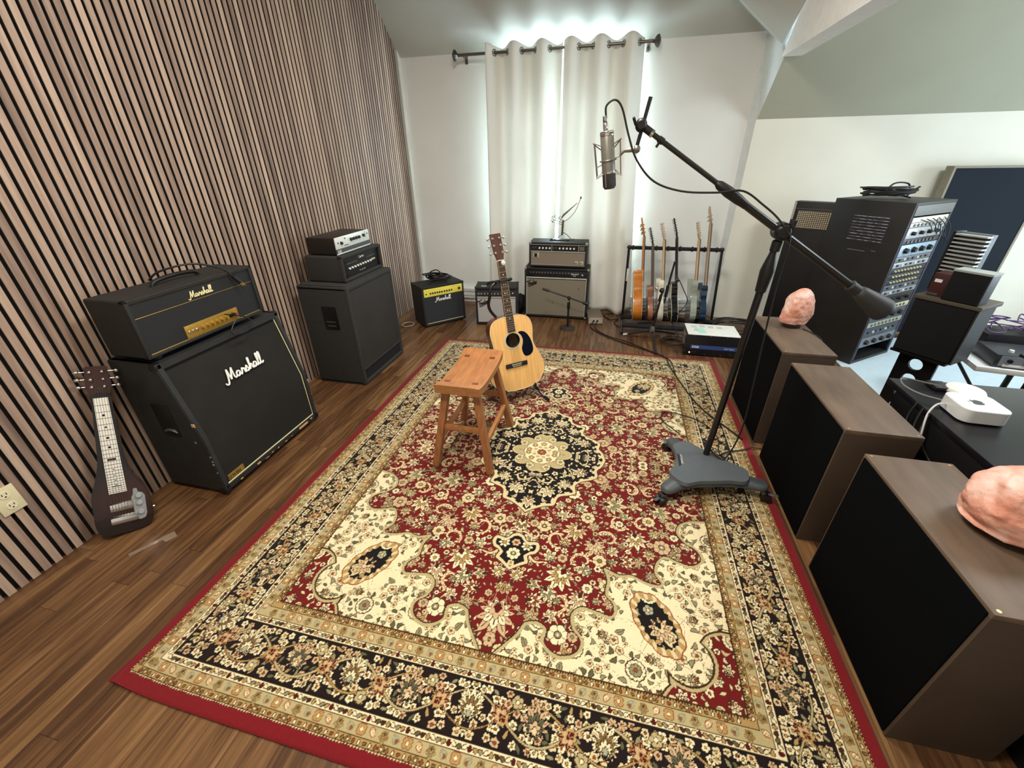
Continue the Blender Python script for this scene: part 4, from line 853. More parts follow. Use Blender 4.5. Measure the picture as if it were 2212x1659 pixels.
for k in range(5):
    x = -.10 + k * .023; z = .20 + .012 * math.sin(k); bm = NB(); tube(bm, crom([(x, 0, z - .03), (x + .014, 0, z - .012), (x - .006, 0, z + .005), (x + .010, 0, z + .022)], 4), .003, 6); obj('crest', bm, mat('grey_iron', '7c7a6e', .5, .6), BD)
bm = NB(); tube(bm, crom([(-.002, 0, .145), (-.05, 0, .155), (-.10, 0, .17), (-.115, 0, .19)], 4), .003, 6); tube(bm, crom([(-.002, 0, .16), (-.05, 0, .175), (-.085, 0, .185)], 4), .003, 6); ball(bm, (-.098, 0, .168), .007); obj('beak', bm, st, BD)

# ---------------------------------------------------------------- curtains and rod
cm = curtain_mat(); RZ = 2.365; CYc = 4.530
def curtain_y(x, z):
    f = 1 - .35 * (RZ - z) / 2.3
    return CYc + .058 * math.cos((x + .93) * 2 * PI / .253) * f + .012 * math.sin(x * 31 + z * 1.3) * (1 - f) * 2
def curtain(label, x0, x1, spread0, spread1, seed):
    t = thing('curtain', label, 'curtain', (0, 0, 0), 0, None); bm = NB(); nx, nz = 110, 46; g = []
    for j in range(nz + 1):
        v = j / nz; z = .022 + (2.415 - .022) * v; row = []
        for i in range(nx + 1):
            u = i / nx; x = x0 + (x1 - x0) * u; k = (1 - v) ** 1.3
            xw = x + (spread0 * (1 - u) + spread1 * u) * k
            y = curtain_y(x, z) + .020 * math.sin(u * 9 + seed + v * 3) * k - .012 * (1 - v) ** 8 * (1 + math.sin(u * 13 + seed))
            zz = z + (-.016 * math.cos((x + .93) * 2 * PI / .253) * max(0, (v - .9) * 10)) + (.012 * math.sin(u * 23 + seed) * (1 - v) ** 20)
            row.append(bm.verts.new((xw, y, zz)))
        g.append(row)
    for j in range(nz):
        for i in range(nx): bm.faces.new((g[j][i], g[j][i + 1], g[j + 1][i + 1], g[j + 1][i]))
    o = obj('cloth', bm, cm, t, ang=180); md = o.modifiers.new('thick', 'SOLIDIFY'); md.thickness = .002
    k = 0; xs_ = x0 + .03
    zc = [(-.93 + .253 * n / 2 + .063) for n in range(-4, 9)]
    for xg in zc:
        if x0 + .015 < xg < x1 - .015:
            y = curtain_y(xg, RZ); e = .002; d = Vector((1, (curtain_y(xg + e, RZ) - curtain_y(xg - e, RZ)) / (2 * e), 0)).normalized(); nr = Vector((-d.y, d.x, 0))
            if nr.y > 0: nr = -nr
            for s in (1, -1):
                bm = NB(); c0 = Vector((xg, y, RZ)) + nr * s * .003
                P = [c0 + d * .024 * math.cos(a) + Vector((0, 0, 1)) * .024 * math.sin(a) for a in np.arange(0, 2 * PI, 2 * PI / 16)]
                tube(bm, P, .0048, 6, True)
                if s == 1: obj('grommet', bm, nickel, t)
                else: bm.free()
    return t
curtain('left curtain panel, white cloth in vertical folds, behind the acoustic guitar', -1.315, -.628, -.04, -.02, 1.0)
curtain('right curtain panel, white cloth in vertical folds reaching behind the guitar rack', -.612, .062, .01, .155, 4.0)
RD = thing('curtain_rod', 'brushed metal curtain rod with square finials above the window', 'curtain rod', (0, 0, 0))
rm = mat('brushed_nickel', '77706a', .35, .9)
obj('rod', cyl(NB(), (-1.585, CYc, RZ), (.125, CYc, RZ), .0125), rm, RD)
for x, s in ((-1.585, -1), (.125, 1)):
    obj('finial', lathe(NB(), [(0, 0), (.014, 0), (.012, .012), (.040, .030), (.046, .050), (.020, .062), (0, .066)], (x, CYc, RZ), (s, 0, 0), 4), mat('dark_nickel', '4f4a44', .4, .8), RD)
    bm = NB(); cyl(bm, (x - s * .03, CYc, RZ - .006), (x - s * .03, 4.655, RZ - .006), .007); box(bm, x - s * .03 - .012, x - s * .03 + .012, 4.648, 4.659, RZ - .05, RZ + .03); obj('bracket', bm, rm, RD)

# ---------------------------------------------------------------- wooden stool
oak = mat('honey_oak', 'a86f40', .45, vary=.22, scale=7, bump=.25, bscale=40, stretch=(9, 1.2, 9), coat=.15)
oakd = mat('end_grain', '74401f', .6, vary=.2, scale=30)
oakl = mat('honey_oak_leg', '9a633a', .5, vary=.25, scale=7, bump=.25, bscale=40, stretch=(9, 9, 1.2), coat=.1)
ST = thing('wooden_stool', 'honey-coloured wooden saddle stool standing on the rug beside the acoustic guitar', 'stool', (-.705, 1.90, .0115), .0)
bm = NB(); nx, ny = 10, 24; sxh, syh = .120, .238; tops = []; bots = []
for j in range(ny + 1):
    y = -syh + 2 * syh * j / ny; q = abs(y / syh); zt = .500 + .026 * (max(0, (q - .25) / .75) ** 2.0) ; rt = []; rb = []
    for i in range(nx + 1):
        x = -sxh + 2 * sxh * i / nx; e = .004 * (abs(x / sxh) ** 8); rt.append(bm.verts.new((x, y, zt - e))); rb.append(bm.verts.new((x * .97, y * .985, .462 + .020 * (max(0, (q - .6) / .4)) - .006)))
    tops.append(rt); bots.append(rb)
for j in range(ny):
    for i in range(nx): bm.faces.new((tops[j][i], tops[j][i + 1], tops[j + 1][i + 1], tops[j + 1][i])); bm.faces.new((bots[j][i], bots[j + 1][i], bots[j + 1][i + 1], bots[j][i + 1]))
    bm.faces.new((tops[j][0], tops[j + 1][0], bots[j + 1][0], bots[j][0])); bm.faces.new((tops[j][nx], bots[j][nx], bots[j + 1][nx], tops[j + 1][nx]))
for i in range(nx): bm.faces.new((tops[0][i], bots[0][i], bots[0][i + 1], tops[0][i + 1])); bm.faces.new((tops[ny][i], tops[ny][i + 1], bots[ny][i + 1], bots[ny][i]))
bmesh.ops.remove_doubles(bm, verts=bm.verts, dist=1e-5); seat = obj('seat', bm, oak, ST, ang=30)
def beam(p0, p1, a, b, bev=.003):
    p0, p1 = Vector(p0), Vector(p1); d = p1 - p0; z = d.normalized(); x = Vector((1, 0, 0)); x = (x - z * x.dot(z)).normalized() if abs(z.x) < .9 else Vector((0, 1, 0)); y = z.cross(x)
    m = Matrix(((x.x, y.x, z.x, p0.x), (x.y, y.y, z.y, p0.y), (x.z, y.z, z.z, p0.z), (0, 0, 0, 1)))
    return box(NB(), -a / 2, a / 2, -b / 2, b / 2, 0, d.length, bev, 2, m)
legs = {}
for sx_ in (-1, 1):
    for sy_ in (-1, 1):
        lo = Vector((sx_ * .158, sy_ * .236, 0)); hi = Vector((sx_ * .080, sy_ * .165, .475)); legs[sx_, sy_] = (lo, hi); obj('leg', beam(lo, hi, .036, .042), oakl, ST)
        t_ = obj('tenon_end', box(NB(), sx_ * .076 - .015, sx_ * .076 + .015, sy_ * .160 - .011, sy_ * .160 + .011, .49, .5035 + .007, .001), oakd, ST)
at = lambda k, t: legs[k][0].lerp(legs[k][1], t)
for sy_ in (-1, 1): obj('stretcher', beam(at((-1, sy_), .52), at((1, sy_), .52), .020, .030), oak, ST)
for sx_ in (-1, 1): obj('stretcher', beam(at((sx_, -1), .36), at((sx_, 1), .36), .022, .030), oak, ST)

# ---------------------------------------------------------------- acoustic guitar on its stand
G0 = Vector((-.548, 2.425, .118)); G1 = Vector((-.722, 2.56, 1.122)); U_ = (G1 - G0).normalized(); N_ = Vector((math.sin(.60), -math.cos(.60), .0)); N_ = (N_ - U_ * N_.dot(U_)).normalized(); S_ = U_.cross(N_)
if S_.x < 0: S_ = -S_
mt = Matrix(((S_.x, -N_.x, U_.x, G0.x), (S_.y, -N_.y, U_.y, G0.y), (S_.z, -N_.z, U_.z, G0.z), (0, 0, 0, 1)))
GT = thing('acoustic_guitar', 'acoustic guitar with natural top and dark pickguard, standing behind the stool', 'guitar', mtx=mt)
spr = mat('spruce_top', 'eab771', .32, vary=.12, scale=5, stretch=(14, 1, 1.0), coat=.3); spr.node_tree.nodes['Principled BSDF'].inputs['Coat Roughness'].default_value = .1
mah = mat('mahogany', '5b2d18', .35, vary=.2, scale=6, stretch=(3, 3, 14), coat=.2)
half = [(0, 0), (.06, .003), (.12, .018), (.168, .055), (.194, .11), (.196, .165), (.178, .225), (.152, .275), (.140, .32), (.142, .36), (.147, .40), (.146, .44), (.132, .478), (.10, .503), (.05, .513), (0, .514)]
hp = [(p.x, p.y) for p in crom([(a, b, 0) for a, b in half], 4)]; full = hp + [(-a, b) for a, b in hp[-2:0:-1]]
def plate(pts, y, flip=False):
    bm = NB(); bm.faces.new([bm.verts.new((a, y, b)) for a, b in pts]); return bm
bm = NB(); k = len(full); dpt = lambda z: .095 + .025 * (1 - z / .514)
A_ = [bm.verts.new((a, .0, b)) for a, b in full]; B_ = [bm.verts.new((a, dpt(b), b)) for a, b in full]
for i in range(k): bm.faces.new((A_[i], A_[(i + 1) % k], B_[(i + 1) % k], B_[i]))
bm.faces.new(B_); obj('sides_and_back', bm, mah, GT)
# top with a sound hole
bm = NB(); n = len(full); HC = (0, .352); hr = .050; ring = [bm.verts.new((HC[0] + hr * math.cos(2 * PI * i / 48), -.0015, HC[1] + hr * math.sin(2 * PI * i / 48))) for i in range(48)]
ang = sorted(range(n), key=lambda i: math.atan2(full[i][1] - HC[1], full[i][0] - HC[0])); outv = [bm.verts.new((full[i][0], -.0015, full[i][1])) for i in range(n)]
eds = [bm.edges.new((ring[i], ring[(i + 1) % 48])) for i in range(48)] + [bm.edges.new((outv[i], outv[(i + 1) % n])) for i in range(n)]
bmesh.ops.triangle_fill(bm, edges=eds, use_beauty=True); 
for f in list(bm.faces):
    c_ = f.calc_center_median()
    if math.hypot(c_.x - HC[0], c_.z - HC[1]) < hr * .93: bm.faces.remove(f)
obj('soundboard', bm, spr, GT, smooth=False)
bm = NB(); tube(bm, [(a * 1.003, -.001, b) for a, b in full], .0022, 6, True); obj('binding', bm, mat('cream_binding', 'dccba0', .4), GT)
def annulus(r0, r1, y, c, seg=48, t=.001):
    return lathe(NB(), [(r0, 0), (r1, 0), (r1, t), (r0, t), (r0, 0)], (c[0], y, c[1]), (0, -1, 0), seg)
obj('rosette', annulus(.050, .063, -.0018, HC), mat('rosette_cream', 'd8c7a0', .4), GT); obj('rosette_ring', annulus(.056, .0575, -.0025, HC, t=.0006), mat('rosette_brown', '5b3a22', .5), GT)
obj('sound_hole', lathe(NB(), [(.0505, 0), (.052, .05), (0, .055)], (HC[0], -.001, HC[1]), (0, 1, 0), 32), mat('hole_dark', '1a0f0a', .9), GT)
pg = [(.044, .398), (.070, .402), (.098, .385), (.122, .345), (.133, .30), (.134, .262), (.120, .237), (.094, .226), (.070, .232), (.058, .258), (.056, .288), (.066, .318), (.070, .345), (.062, .375)]
obj('pickguard', prism(NB(), [(p.x, -.0018, p.y) for p in crom([(a, b, 0) for a, b in pg], 4, True)], (0, -.0015, 0)), mat('black_pickguard', '0c1322', .08, spec=.8), GT)
obj('bridge', box(NB(), -.078, .078, -.011, -.002, .168, .198, .003, 2), mat('ebony', '1c1a1a', .4), GT); obj('saddle', box(NB(), -.036, .036, -.014, -.010, .187, .190), mat('bone', 'e4dcc8', .4), GT)
for i in range(6): obj('bridge_pin', ball(NB(), (-.027 + i * .0108, -.012, .176), .0035), mat('bone', 'e4dcc8', .4), GT)
obj('neck', prism(NB(), [(-.028, .004, .500), (.028, .004, .500), (.0215, .004, .868), (-.0215, .004, .868)], (0, .018, 0), .006, 2), mah, GT)
obj('fretboard', prism(NB(), [(-.028, .0, .410), (.028, .0, .410), (.0215, .0, .868), (-.0215, .0, .868)], (0, -.006, 0), .0008), mat('rosewood', '3a2a22', .5), GT)
bm = NB(); bnd = NB()
for k in range(1, 21):
    z = .868 - .645 * (1 - 2 ** (-k / 12)); wv = .0215 + (.868 - z) / .458 * .0065; box(bm, -wv, wv, -.0078, -.0058, z - .0011, z + .0011)
obj('fret', bm, mat('fret_silver', 'cfcabb', .3, .7), GT)
for s in (-1, 1): prism(bnd, [(s * .028, -.0005, .410), (s * .0288, -.0005, .410), (s * .0223, -.0005, .868), (s * .0215, -.0005, .868)], (0, -.0062, 0))
obj('neck_binding', bnd, mat('cream_binding', 'dccba0', .4), GT)
for k in (3, 5, 7, 9, 12, 15): 
    z = .868 - .645 * (1 - (2 ** (-(k - .5) / 12)))
    for x in ((0,) if k not in (5, 7, 12) else (-.007, .007)): obj('inlay', lathe(NB(), [(0, 0), (.0035, 0), (0, .0004)], (x, -.006, z), (0, -1, 0), 10), mat('pearl', 'efeade', .3), GT)
obj('nut', box(NB(), -.022, .022, -.009, .004, .868, .873), mat('bone', 'e4dcc8', .4), GT)
hm = Matrix.Translation((0, -.002, .873)) @ Matrix.Rotation(-.24, 4, 'X')
obj('headstock', prism(NB(), [(-.022, 0, 0), (.022, 0, 0), (.033, 0, .05), (.036, 0, .163), (-.036, 0, .163), (-.033, 0, .05)], (0, .014, 0), .002, 2, hm), mat('rosewood_head', '46281f', .3, vary=.2, scale=8, coat=.2), GT)
for s in (-1, 1):
    for k in range(3):
        z = .045 + k * .045; bm = NB(); cyl(bm, hm @ Vector((s * .034, .007, z)), hm @ Vector((s * .048, .007, z)), .0028); ball(bm, hm @ Vector((s * .054, .007, z)), .0085, (.8, .6, 1.1)); cyl(bm, hm @ Vector((s * .022, 0, z)), hm @ Vector((s * .022, -.012, z)), .0045, .003); cyl(bm, hm @ Vector((s * .022, 0, z)), hm @ Vector((s * .022, -.003, z)), .0075); obj('tuner', bm, chrome, GT)
bm = NB()
for i in range(6): f_ = (i - 2.5) / 2.5; tube(bm, [(.027 * f_, -.013, .189), (.0175 * f_, -.0098, .870), hm @ Vector((.018 * f_, -.004, .06 + .03 * abs(f_)))], .0006, 4)
obj('string', bm, mat('bronze_string', 'a48a58', .35, .8), GT)
pk = GT.matrix_world @ Vector((.010, -.012, .852)); tag(obj('guitar_pick', ball(NB(), pk, .014, (1, .25, 1.15)), white), 'white pick tucked under the strings near the headstock of the acoustic guitar', 'guitar pick')
GS = thing('guitar_stand', 'black tubular guitar stand holding the acoustic guitar', 'guitar stand', (-.60, 2.66, .012))
W_ = lambda p: GT.matrix_world @ Vector(p) - Vector((-.60, 2.66, .012))
bm = NB(); yk = W_((0, .030, .742)); mid = Vector((.0, .0, .30)); hl = W_((-.095, .06, .70)); 
tube(bm, crom([(0, 0, .05), (.0, .0, .30), (-.05, -.03, .44), W_((-.098, .075, .56)), W_((-.100, .03, .66)), W_((-.085, .022, .715)), W_((-.04, .03, .738)), W_((.0, .035, .742))], 6), .010, 10); obj('upright', bm, satin, GS)
bm = NB(); tube(bm, crom([W_((-.045, -.014, .748)), W_((-.043, .02, .742)), W_((0, .042, .742)), W_((.043, .02, .742)), W_((.045, -.014, .748))], 5), .010, 8); obj('neck_yoke', bm, mat('foam_black', '17171a', .9), GS)
bm = NB(); tube(bm, [W_((-.03, -.014, .744)), W_((.045, -.014, .750))], .008, 8); obj('security_strap', bm, rubber, GS)
for s in (-1, 1):
    bm = NB(); tube(bm, crom([(0, 0, .14), W_((s * .10, .10, .045)), W_((s * .11, -.005, .0)), W_((s * .11, -.020, .022))], 6), .009, 8); obj('cradle_arm', bm, mat('foam_black', '17171a', .9), GS)
for a in (-2.5, -.62, 1.35):
    bm = NB(); tube(bm, crom([(0, 0, .22), (.10 * math.cos(a), .10 * math.sin(a), .10), (.27 * math.cos(a), .27 * math.sin(a), .016)], 5), .0085, 8); cyl(bm, (.26 * math.cos(a), .26 * math.sin(a), .018), (.30 * math.cos(a), .30 * math.sin(a), .012), .012); obj('leg', bm, satin, GS)
obj('hub', cyl(NB(), (0, 0, .04), (0, 0, .24), .015), satin, GS)

# ---------------------------------------------------------------- three low acoustic screens along the rug
walnut = mat('walnut_ply', '645344', .55, vary=.22, scale=3.5, bump=.12, bscale=60, stretch=(6, 1.2, 1.2))
walnutd = mat('walnut_side', '473a30', .55, vary=.2, scale=3.5, bump=.12, bscale=60, stretch=(1.2, 6, 1.2)); fab = mat('black_fabric', '07090c', .95, spec=.06, bump=.4, bscale=1200)
def screen(label, y0, y1, zt=.600):
    t = thing('acoustic_screen', label, 'acoustic screen', (1.055, (y0 + y1) / 2, 0), 0, 'low screens along the right edge of the rug'); h = (y1 - y0) / 2
    obj('top_board', boxo(-.13, .128, -h, h, zt - .018, zt, .002), walnut, t)
    for s in (-1, 1): obj('side_board', boxo(-.13, .128, min(s * h, s * (h - .018)), max(s * h, s * (h - .018)), 0, zt - .018, .002), walnutd, t)
    obj('bottom_board', boxo(-.13, .128, -h + .018, h - .018, 0, .018), walnutd, t)
    obj('fabric_front', boxo(-.134, -.10, -h + .010, h - .010, .008, zt - .010, .004), fab, t); obj('fabric_back', boxo(.10, .126, -h + .018, h - .018, .018, zt - .018), fab, t)
    for x in (-.115, .112):
        for y in (-h + .012, h - .012): obj('screw', lathe(NB(), [(0, .001), (.005, .001), (.005, 0), (0, 0)], (x, y, zt), (0, 0, 1), 10), mat('brass_screw', 'b59a6a', .4, .6), t)
    return t
screen('low black-fronted screen with brown top, farthest of three, under the smaller salt lamp', 2.285, 2.875)
screen('low black-fronted screen with bare brown top, middle of three beside the rug', 1.552, 2.155)
screen('low black-fronted screen with brown top, nearest of three, under the larger salt lamp', .806, 1.405)
salt = bpy.data.materials.new('pink_salt'); salt.use_nodes = True; nt = salt.node_tree; b = nt.nodes['Principled BSDF']
tc = nd(nt, 'ShaderNodeTexCoord'); nz = nd(nt, 'ShaderNodeTexNoise'); nz.inputs['Scale'].default_value = 11; nz.inputs['Detail'].default_value = 8; nz.inputs['Distortion'].default_value = .6; nt.links.new(tc.outputs['Object'], nz.inputs['Vector'])
cr = nd(nt, 'ShaderNodeValToRGB'); cr.color_ramp.elements[0].position = .34; cr.color_ramp.elements[0].color = (*hexc('cf8a73'), 1); cr.color_ramp.elements[1].position = .66; cr.color_ramp.elements[1].color = (*hexc('f2d6cc'), 1); k_ = cr.color_ramp.elements.new(.5); k_.color = (*hexc('e2ab98'), 1)
nt.links.new(nz.outputs['Fac'], cr.inputs['Fac']); nt.links.new(cr.outputs['Color'], b.inputs['Base Color']); b.inputs['Roughness'].default_value = .5; b.inputs['Subsurface Weight'].default_value = .25; b.inputs['Subsurface Radius'].default_value = (.04, .015, .01); b.inputs['Subsurface Scale'].default_value = .5
n2 = nd(nt, 'ShaderNodeTexNoise'); n2.inputs['Scale'].default_value = 60; n2.inputs['Detail'].default_value = 6; nt.links.new(tc.outputs['Object'], n2.inputs['Vector']); bp = nd(nt, 'ShaderNodeBump'); bp.inputs['Strength'].default_value = .7; bp.inputs['Distance'].default_value = .006; nt.links.new(n2.outputs['Fac'], bp.inputs['Height']); nt.links.new(bp.outputs['Normal'], b.inputs['Normal'])
from mathutils import noise
def salt_lamp(label, loc, rx, ry, h, seed, rz, skew):
    t = thing('salt_lamp', label, 'salt lamp', loc, rz); b = NB(); bmesh.ops.create_icosphere(b, subdivisions=5, radius=1.0)
    for v in b.verts:
        p = v.co.copy(); q = p.z * .5 + .5; hh = math.hypot(p.x, p.y) + 1e-6; wd = (.96 + .06 * math.sin(PI * q * .9)) * max(0, 1 - q ** 3.2) ** .5 * min(1, .93 + 2 * q) / hh
        n = 1 + .15 * noise.noise(p * 1.3 + Vector((seed, 0, 0))) + .06 * noise.noise(p * 4 + Vector((0, seed, 0))) + .035 * noise.noise(p * 10)
        wd *= min(1, hh * 3.2) if q < .5 else min(1, hh * 6); x = p.x * rx * wd * n; y = p.y * ry * wd * n; z = h * (q ** .85) 
        v.co = (x + skew * z, y, .018 + max(z, 0))
    obj('salt_rock', b, salt, t); obj('wood_base', lathe(NB(), [(0, 0), (.95, 0), (1.0, .010), (.98, .020), (0, .020)], (0, 0, 0), (0, 0, 1), 32), walnutd, t).scale = (rx * .62, ry * .62, 1); return t
salt_lamp('small pink salt lamp on the farthest low screen', (1.095, 2.715, .601), .080, .068, .215, 3.0, .2, .06)
salt_lamp('large pink salt lamp on the nearest low screen, cut by the right edge', (1.125, 1.10, .601), .108, .100, .190, 7.3, -.3, .06)
cb = NB(); tube(cb, crom([(1.14, 2.66, .605), (1.17, 2.60, .605), (1.186, 2.52, .602), (1.192, 2.50, .55), (1.195, 2.48, .2), (1.21, 2.45, .01)], 5), .003, 6); tag(obj('lamp_cord', cb, cable_m), 'thin black cord running from the small salt lamp over the screen edge', 'cord')

# ---------------------------------------------------------------- studio boom stand with microphone
BY = 1.93
MS = thing('boom_stand', 'tall black boom stand on a grey three-armed wheeled base on the rug', 'microphone stand', (.547, 1.84, .0115))
o = Vector((.547, 1.84, .0115)); W = lambda x, y, z: Vector((x, y, z)) - o
grey = mat('grey_cast_base', '4b5156', .5, vary=.05, scale=10, bump=.2, bscale=400)
ends = [W(.415, 2.09, 0), W(.345, 1.64, 0), W(.850, 1.775, 0)]; ends.sort(key=lambda p: math.atan2(p.y, p.x)); bm = NB(); levels = []
def star(sc, core, wid):
    P = []
    for i, e_ in enumerate(ends):
        a = math.atan2(e_.y, e_.x); L_ = math.hypot(e_.x, e_.y) * sc; nx = ends[(i + 1) % 3]; a2 = math.atan2(nx.y, nx.x); am = a + ((a2 - a) % (2 * PI)) / 2
        d = Vector((math.cos(a), math.sin(a), 0)); s = Vector((-d.y, d.x, 0))
        for (l, w_) in ((.62, -wid * 1.15), (.92, -wid * .8), (1.0, 0), (.92, wid * .8), (.62, wid * 1.15)): P.append(d * L_ * l + s * w_)
        P.append(Vector((math.cos(am), math.sin(am), 0)) * core)
    return crom(P, 4, True)
prof = [(.97, .120, .036, .062), (1.0, .126, .041, .068), (1.0, .126, .041, .082), (.97, .118, .034, .094)]
rings = []
for sc_, core, wid, z in prof:
    rings.append([bm.verts.new((p.x, p.y, z + .018 * max(0, 1 - math.hypot(p.x, p.y) / .2))) for p in star(sc_, core, wid)])
for a_, b_ in zip(rings, rings[1:]):
    for i in range(len(a_)): bm.faces.new((a_[i], a_[(i + 1) % len(a_)], b_[(i + 1) % len(b_)], b_[i]))
c0 = bm.verts.new((0, 0, .118)); c1 = bm.verts.new((0, 0, .06))
for i in range(len(rings[0])): bm.faces.new((rings[-1][i], rings[-1][(i + 1) % len(rings[-1])], c0)); bm.faces.new((rings[0][(i + 1) % len(rings[0])], rings[0][i], c1))
obj('base', bm, grey, MS, ang=50)
bm = NB(); P = star(.72, .130, .066); A_ = [bm.verts.new((p.x, p.y, .098)) for p in P]; B_ = [bm.verts.new((p.x * .97, p.y * .97, .116)) for p in P]; c0 = bm.verts.new((0, 0, .126))
for i in range(len(P)): j = (i + 1) % len(P); bm.faces.new((A_[i], A_[j], B_[j], B_[i])); bm.faces.new((B_[i], B_[j], c0))
obj('base_cover', bm, mat('grey_cover', '565d62', .45, bump=.2, bscale=400), MS, ang=50)
bd = obj('badge', box(NB(), -.118, -.100, -.045, .06, .1155, .1185, .001), mat('badge_dark', '24282b', .4), MS); text('badge_text', 'LATCHLAKE', .015, frame((-.1045, .058, .1188), (0, -1, 0), (-1, 0, 0) if 0 else (1, 0, 0)), white, MS, .0003, .95)
for e_ in ends:
    a = math.atan2(e_.y, e_.x); d = Vector((math.cos(a), math.sin(a), 0)); s = Vector((-d.y, d.x, 0)); q = e_ * .965
    c_ = obj('caster', cyl(NB(), q + Vector((0, 0, .045)), q + Vector((0, 0, .066)), .016), dullm, MS)
    for g in (-1, 1): obj('wheel', cyl(NB(), q + s * g * .009 + d * .014 + Vector((0, 0, .0255)), q + s * g * .023 + d * .014 + Vector((0, 0, .0255)), .025, seg=20), mat('wheel_black', '101012', .5), c_)
    obj('brake_lever', beam(q + d * .02 + Vector((0, 0, .046)), q + d * .062 + Vector((0, 0, .052)), .018, .006), mat('grey_steel', '7f8487', .35, .8), c_)
pole0, pole1 = W(.578, BY, .12), W(.622, BY, 1.08)
obj('pole', cyl(NB(), pole0, pole1, .0155, seg=20), satin, MS); obj('pole_inner', cyl(NB(), pole1, W(.632, BY, 1.235), .011, seg=16), satin, MS)
up_ = (pole1 - pole0).normalized(); obj('clutch', lathe(NB(), [(.016, 0), (.021, .004), (.024, .05), (.027, .09), (.022, .125), (.015, .155), (.013, .17)], pole1 - up_ * .07, up_, 20), black, MS)
obj('collar', lathe(NB(), [(.013, 0), (.019, .002), (.019, .04), (.013, .045)], W(.629, BY, 1.18), up_, 16), black, MS)
piv = W(.636, BY, 1.258); bm = NB(); cyl(bm, piv + Vector((0, -.024, 0)), piv + Vector((0, .030, 0)), .034, seg=24); lathe(bm, [(0, .036), (.022, .034), (.028, .024), (.034, .02)], piv + Vector((0, 0, 0)), (0, -1, 0), 24); obj('pivot', bm, black, MS)
obj('knob', cyl(NB(), piv + Vector((.024, -.03, .02)), piv + Vector((.028, -.032, .045)), .008), black, MS)
T0 = W(.047, BY, 1.633); T1 = W(1.0, BY, 1.018); bd_ = (T1 - T0).normalized(); piv2 = piv + Vector((0, 0, 0))
ln_ = lambda s: T0 + bd_ * s
obj('boom_tube', cyl(NB(), ln_(.50), ln_(1.14), .0145, seg=16), satin, MS); obj('boom_inner', cyl(NB(), ln_(.05), ln_(.52), .0095, seg=16), satin, MS)
obj('boom_clutch', lathe(NB(), [(.010, 0), (.017, .015), (.021, .06), (.019, .11), (.016, .135), (.015, .15)], ln_(.37), bd_, 20), black, MS)
obj('counterweight', lathe(NB(), [(.0, 0), (.020, 0), (.023, .006), (.021, .012), (.021, .045), (.026, .05), (.030, .065), (.047, .165), (.047, .18), (.043, .187), (0, .188)], ln_(1.06), bd_, 28), mat('rubber_grey', '2e2e30', .55), MS)
obj('end_plug', cyl(NB(), ln_(1.245), ln_(1.268), .010), mat('bright_pin', 'b0a79a', .3, .8), MS)
bm = NB(); ball(bm, T0, .023, (1, 1, 1.1)); cyl(bm, T0 + Vector((0, -.03, 0)), T0 + Vector((0, .03, 0)), .014); cyl(bm, ln_(.015), ln_(.05), .014); obj('tee_joint', bm, black, MS)
obj('wing_nut', beam(T0 + Vector((-.02, -.02, .0)), T0 + Vector((-.032, -.03, .025)), .010, .014), black, MS); obj('set_screw', cyl(NB(), ln_(.095), ln_(.095) + Vector((-.014, 0, -.024)), .005), black, MS); obj('set_collar', cyl(NB(), ln_(.085), ln_(.107), .0125), black, MS); obj('ferrule', cyl(NB(), ln_(.048), ln_(.058), .0145), chrome, MS)
bm = NB(); obj('rod', cyl(NB(), W(.070, BY, 1.722), W(.040, BY, 1.560), .0075, seg=14), satin, MS)
MC_ = Vector((-.066, BY, 1.515)); ax = (Vector((-.052, BY, 1.416)) - Vector((-.082, BY, 1.616))).normalized()
silv = mat('microphone_grey', '8e8d84', .35, .5); SM = thing('microphone', 'large grey studio microphone hanging upside down from the boom in a wire cradle', 'microphone', MC_)
a0 = -ax * .103; bm = lathe(NB(), [(0, 0), (.024, 0), (.0265, .004), (.0265, .145), (0, .145)], a0, ax, 28); obj('body', bm, silv, SM)
obj('end_ring', lathe(NB(), [(.0268, 0), (.0275, .002), (.0275, .014), (.0268, .016)], a0 + ax * .002, ax, 28), chrome, SM)
obj('grille', lathe(NB(), [(.0255, 0), (.0262, .004), (.0262, .052), (.020, .062), (0, .064)], a0 + ax * .146, ax, 28), mat('grille_mesh', '4a4743', .5, .6, vary=.4, scale=300, bump=1, bscale=900), SM)
obj('grille_band', lathe(NB(), [(.0266, 0), (.0272, .002), (.0272, .007), (.0266, .009)], a0 + ax * .143, ax, 28), chrome, SM)
for a in (.5, 2.6, 4.7):
    u_, v_ = basis(ax); q = u_ * math.cos(a) * .0268 + v_ * math.sin(a) * .0268; obj('grille_strut', cyl(NB(), a0 + ax * .148 + q, a0 + ax * .20 + q, .0018), chrome, SM)
obj('plug', lathe(NB(), [(.0, 0), (.009, 0), (.0095, .02), (.008, .022), (.0095, .024), (.0095, .048), (0, .05)], a0 - ax * .050 + Vector((-.004, 0, 0)), ax, 16), chrome, SM)
CR = thing('shock_mount', 'grey wire shock mount cradle holding the studio microphone', 'shock mount', MC_); wire = mat('cradle_wire', '8d8b84', .4, .7)
u_, v_ = basis(ax); X_ = Vector((1, 0, 0)); X_ = (X_ - ax * X_.dot(ax)).normalized(); Y_ = ax.cross(X_)
cor = [(X_ * sx_ + Y_ * sy_) for sx_, sy_ in ((-1, -.45), (1, -.45), (1, .45), (-1, .45))]
for z_, w_ in ((-.068, .054), (.060, .050)):
    pts = []
    for i in range(4):
        c_ = cor[i]; pts.append(c_ * w_ + ax * z_)
    for i in range(4):
        a, b_ = pts[i], pts[(i + 1) % 4]; mid = (a + b_) / 2; mid = mid * .52 + ax * (z_ * .12)
        obj('wire', tube(NB(), [a, mid, b_], .0022, 6), wire, CR)
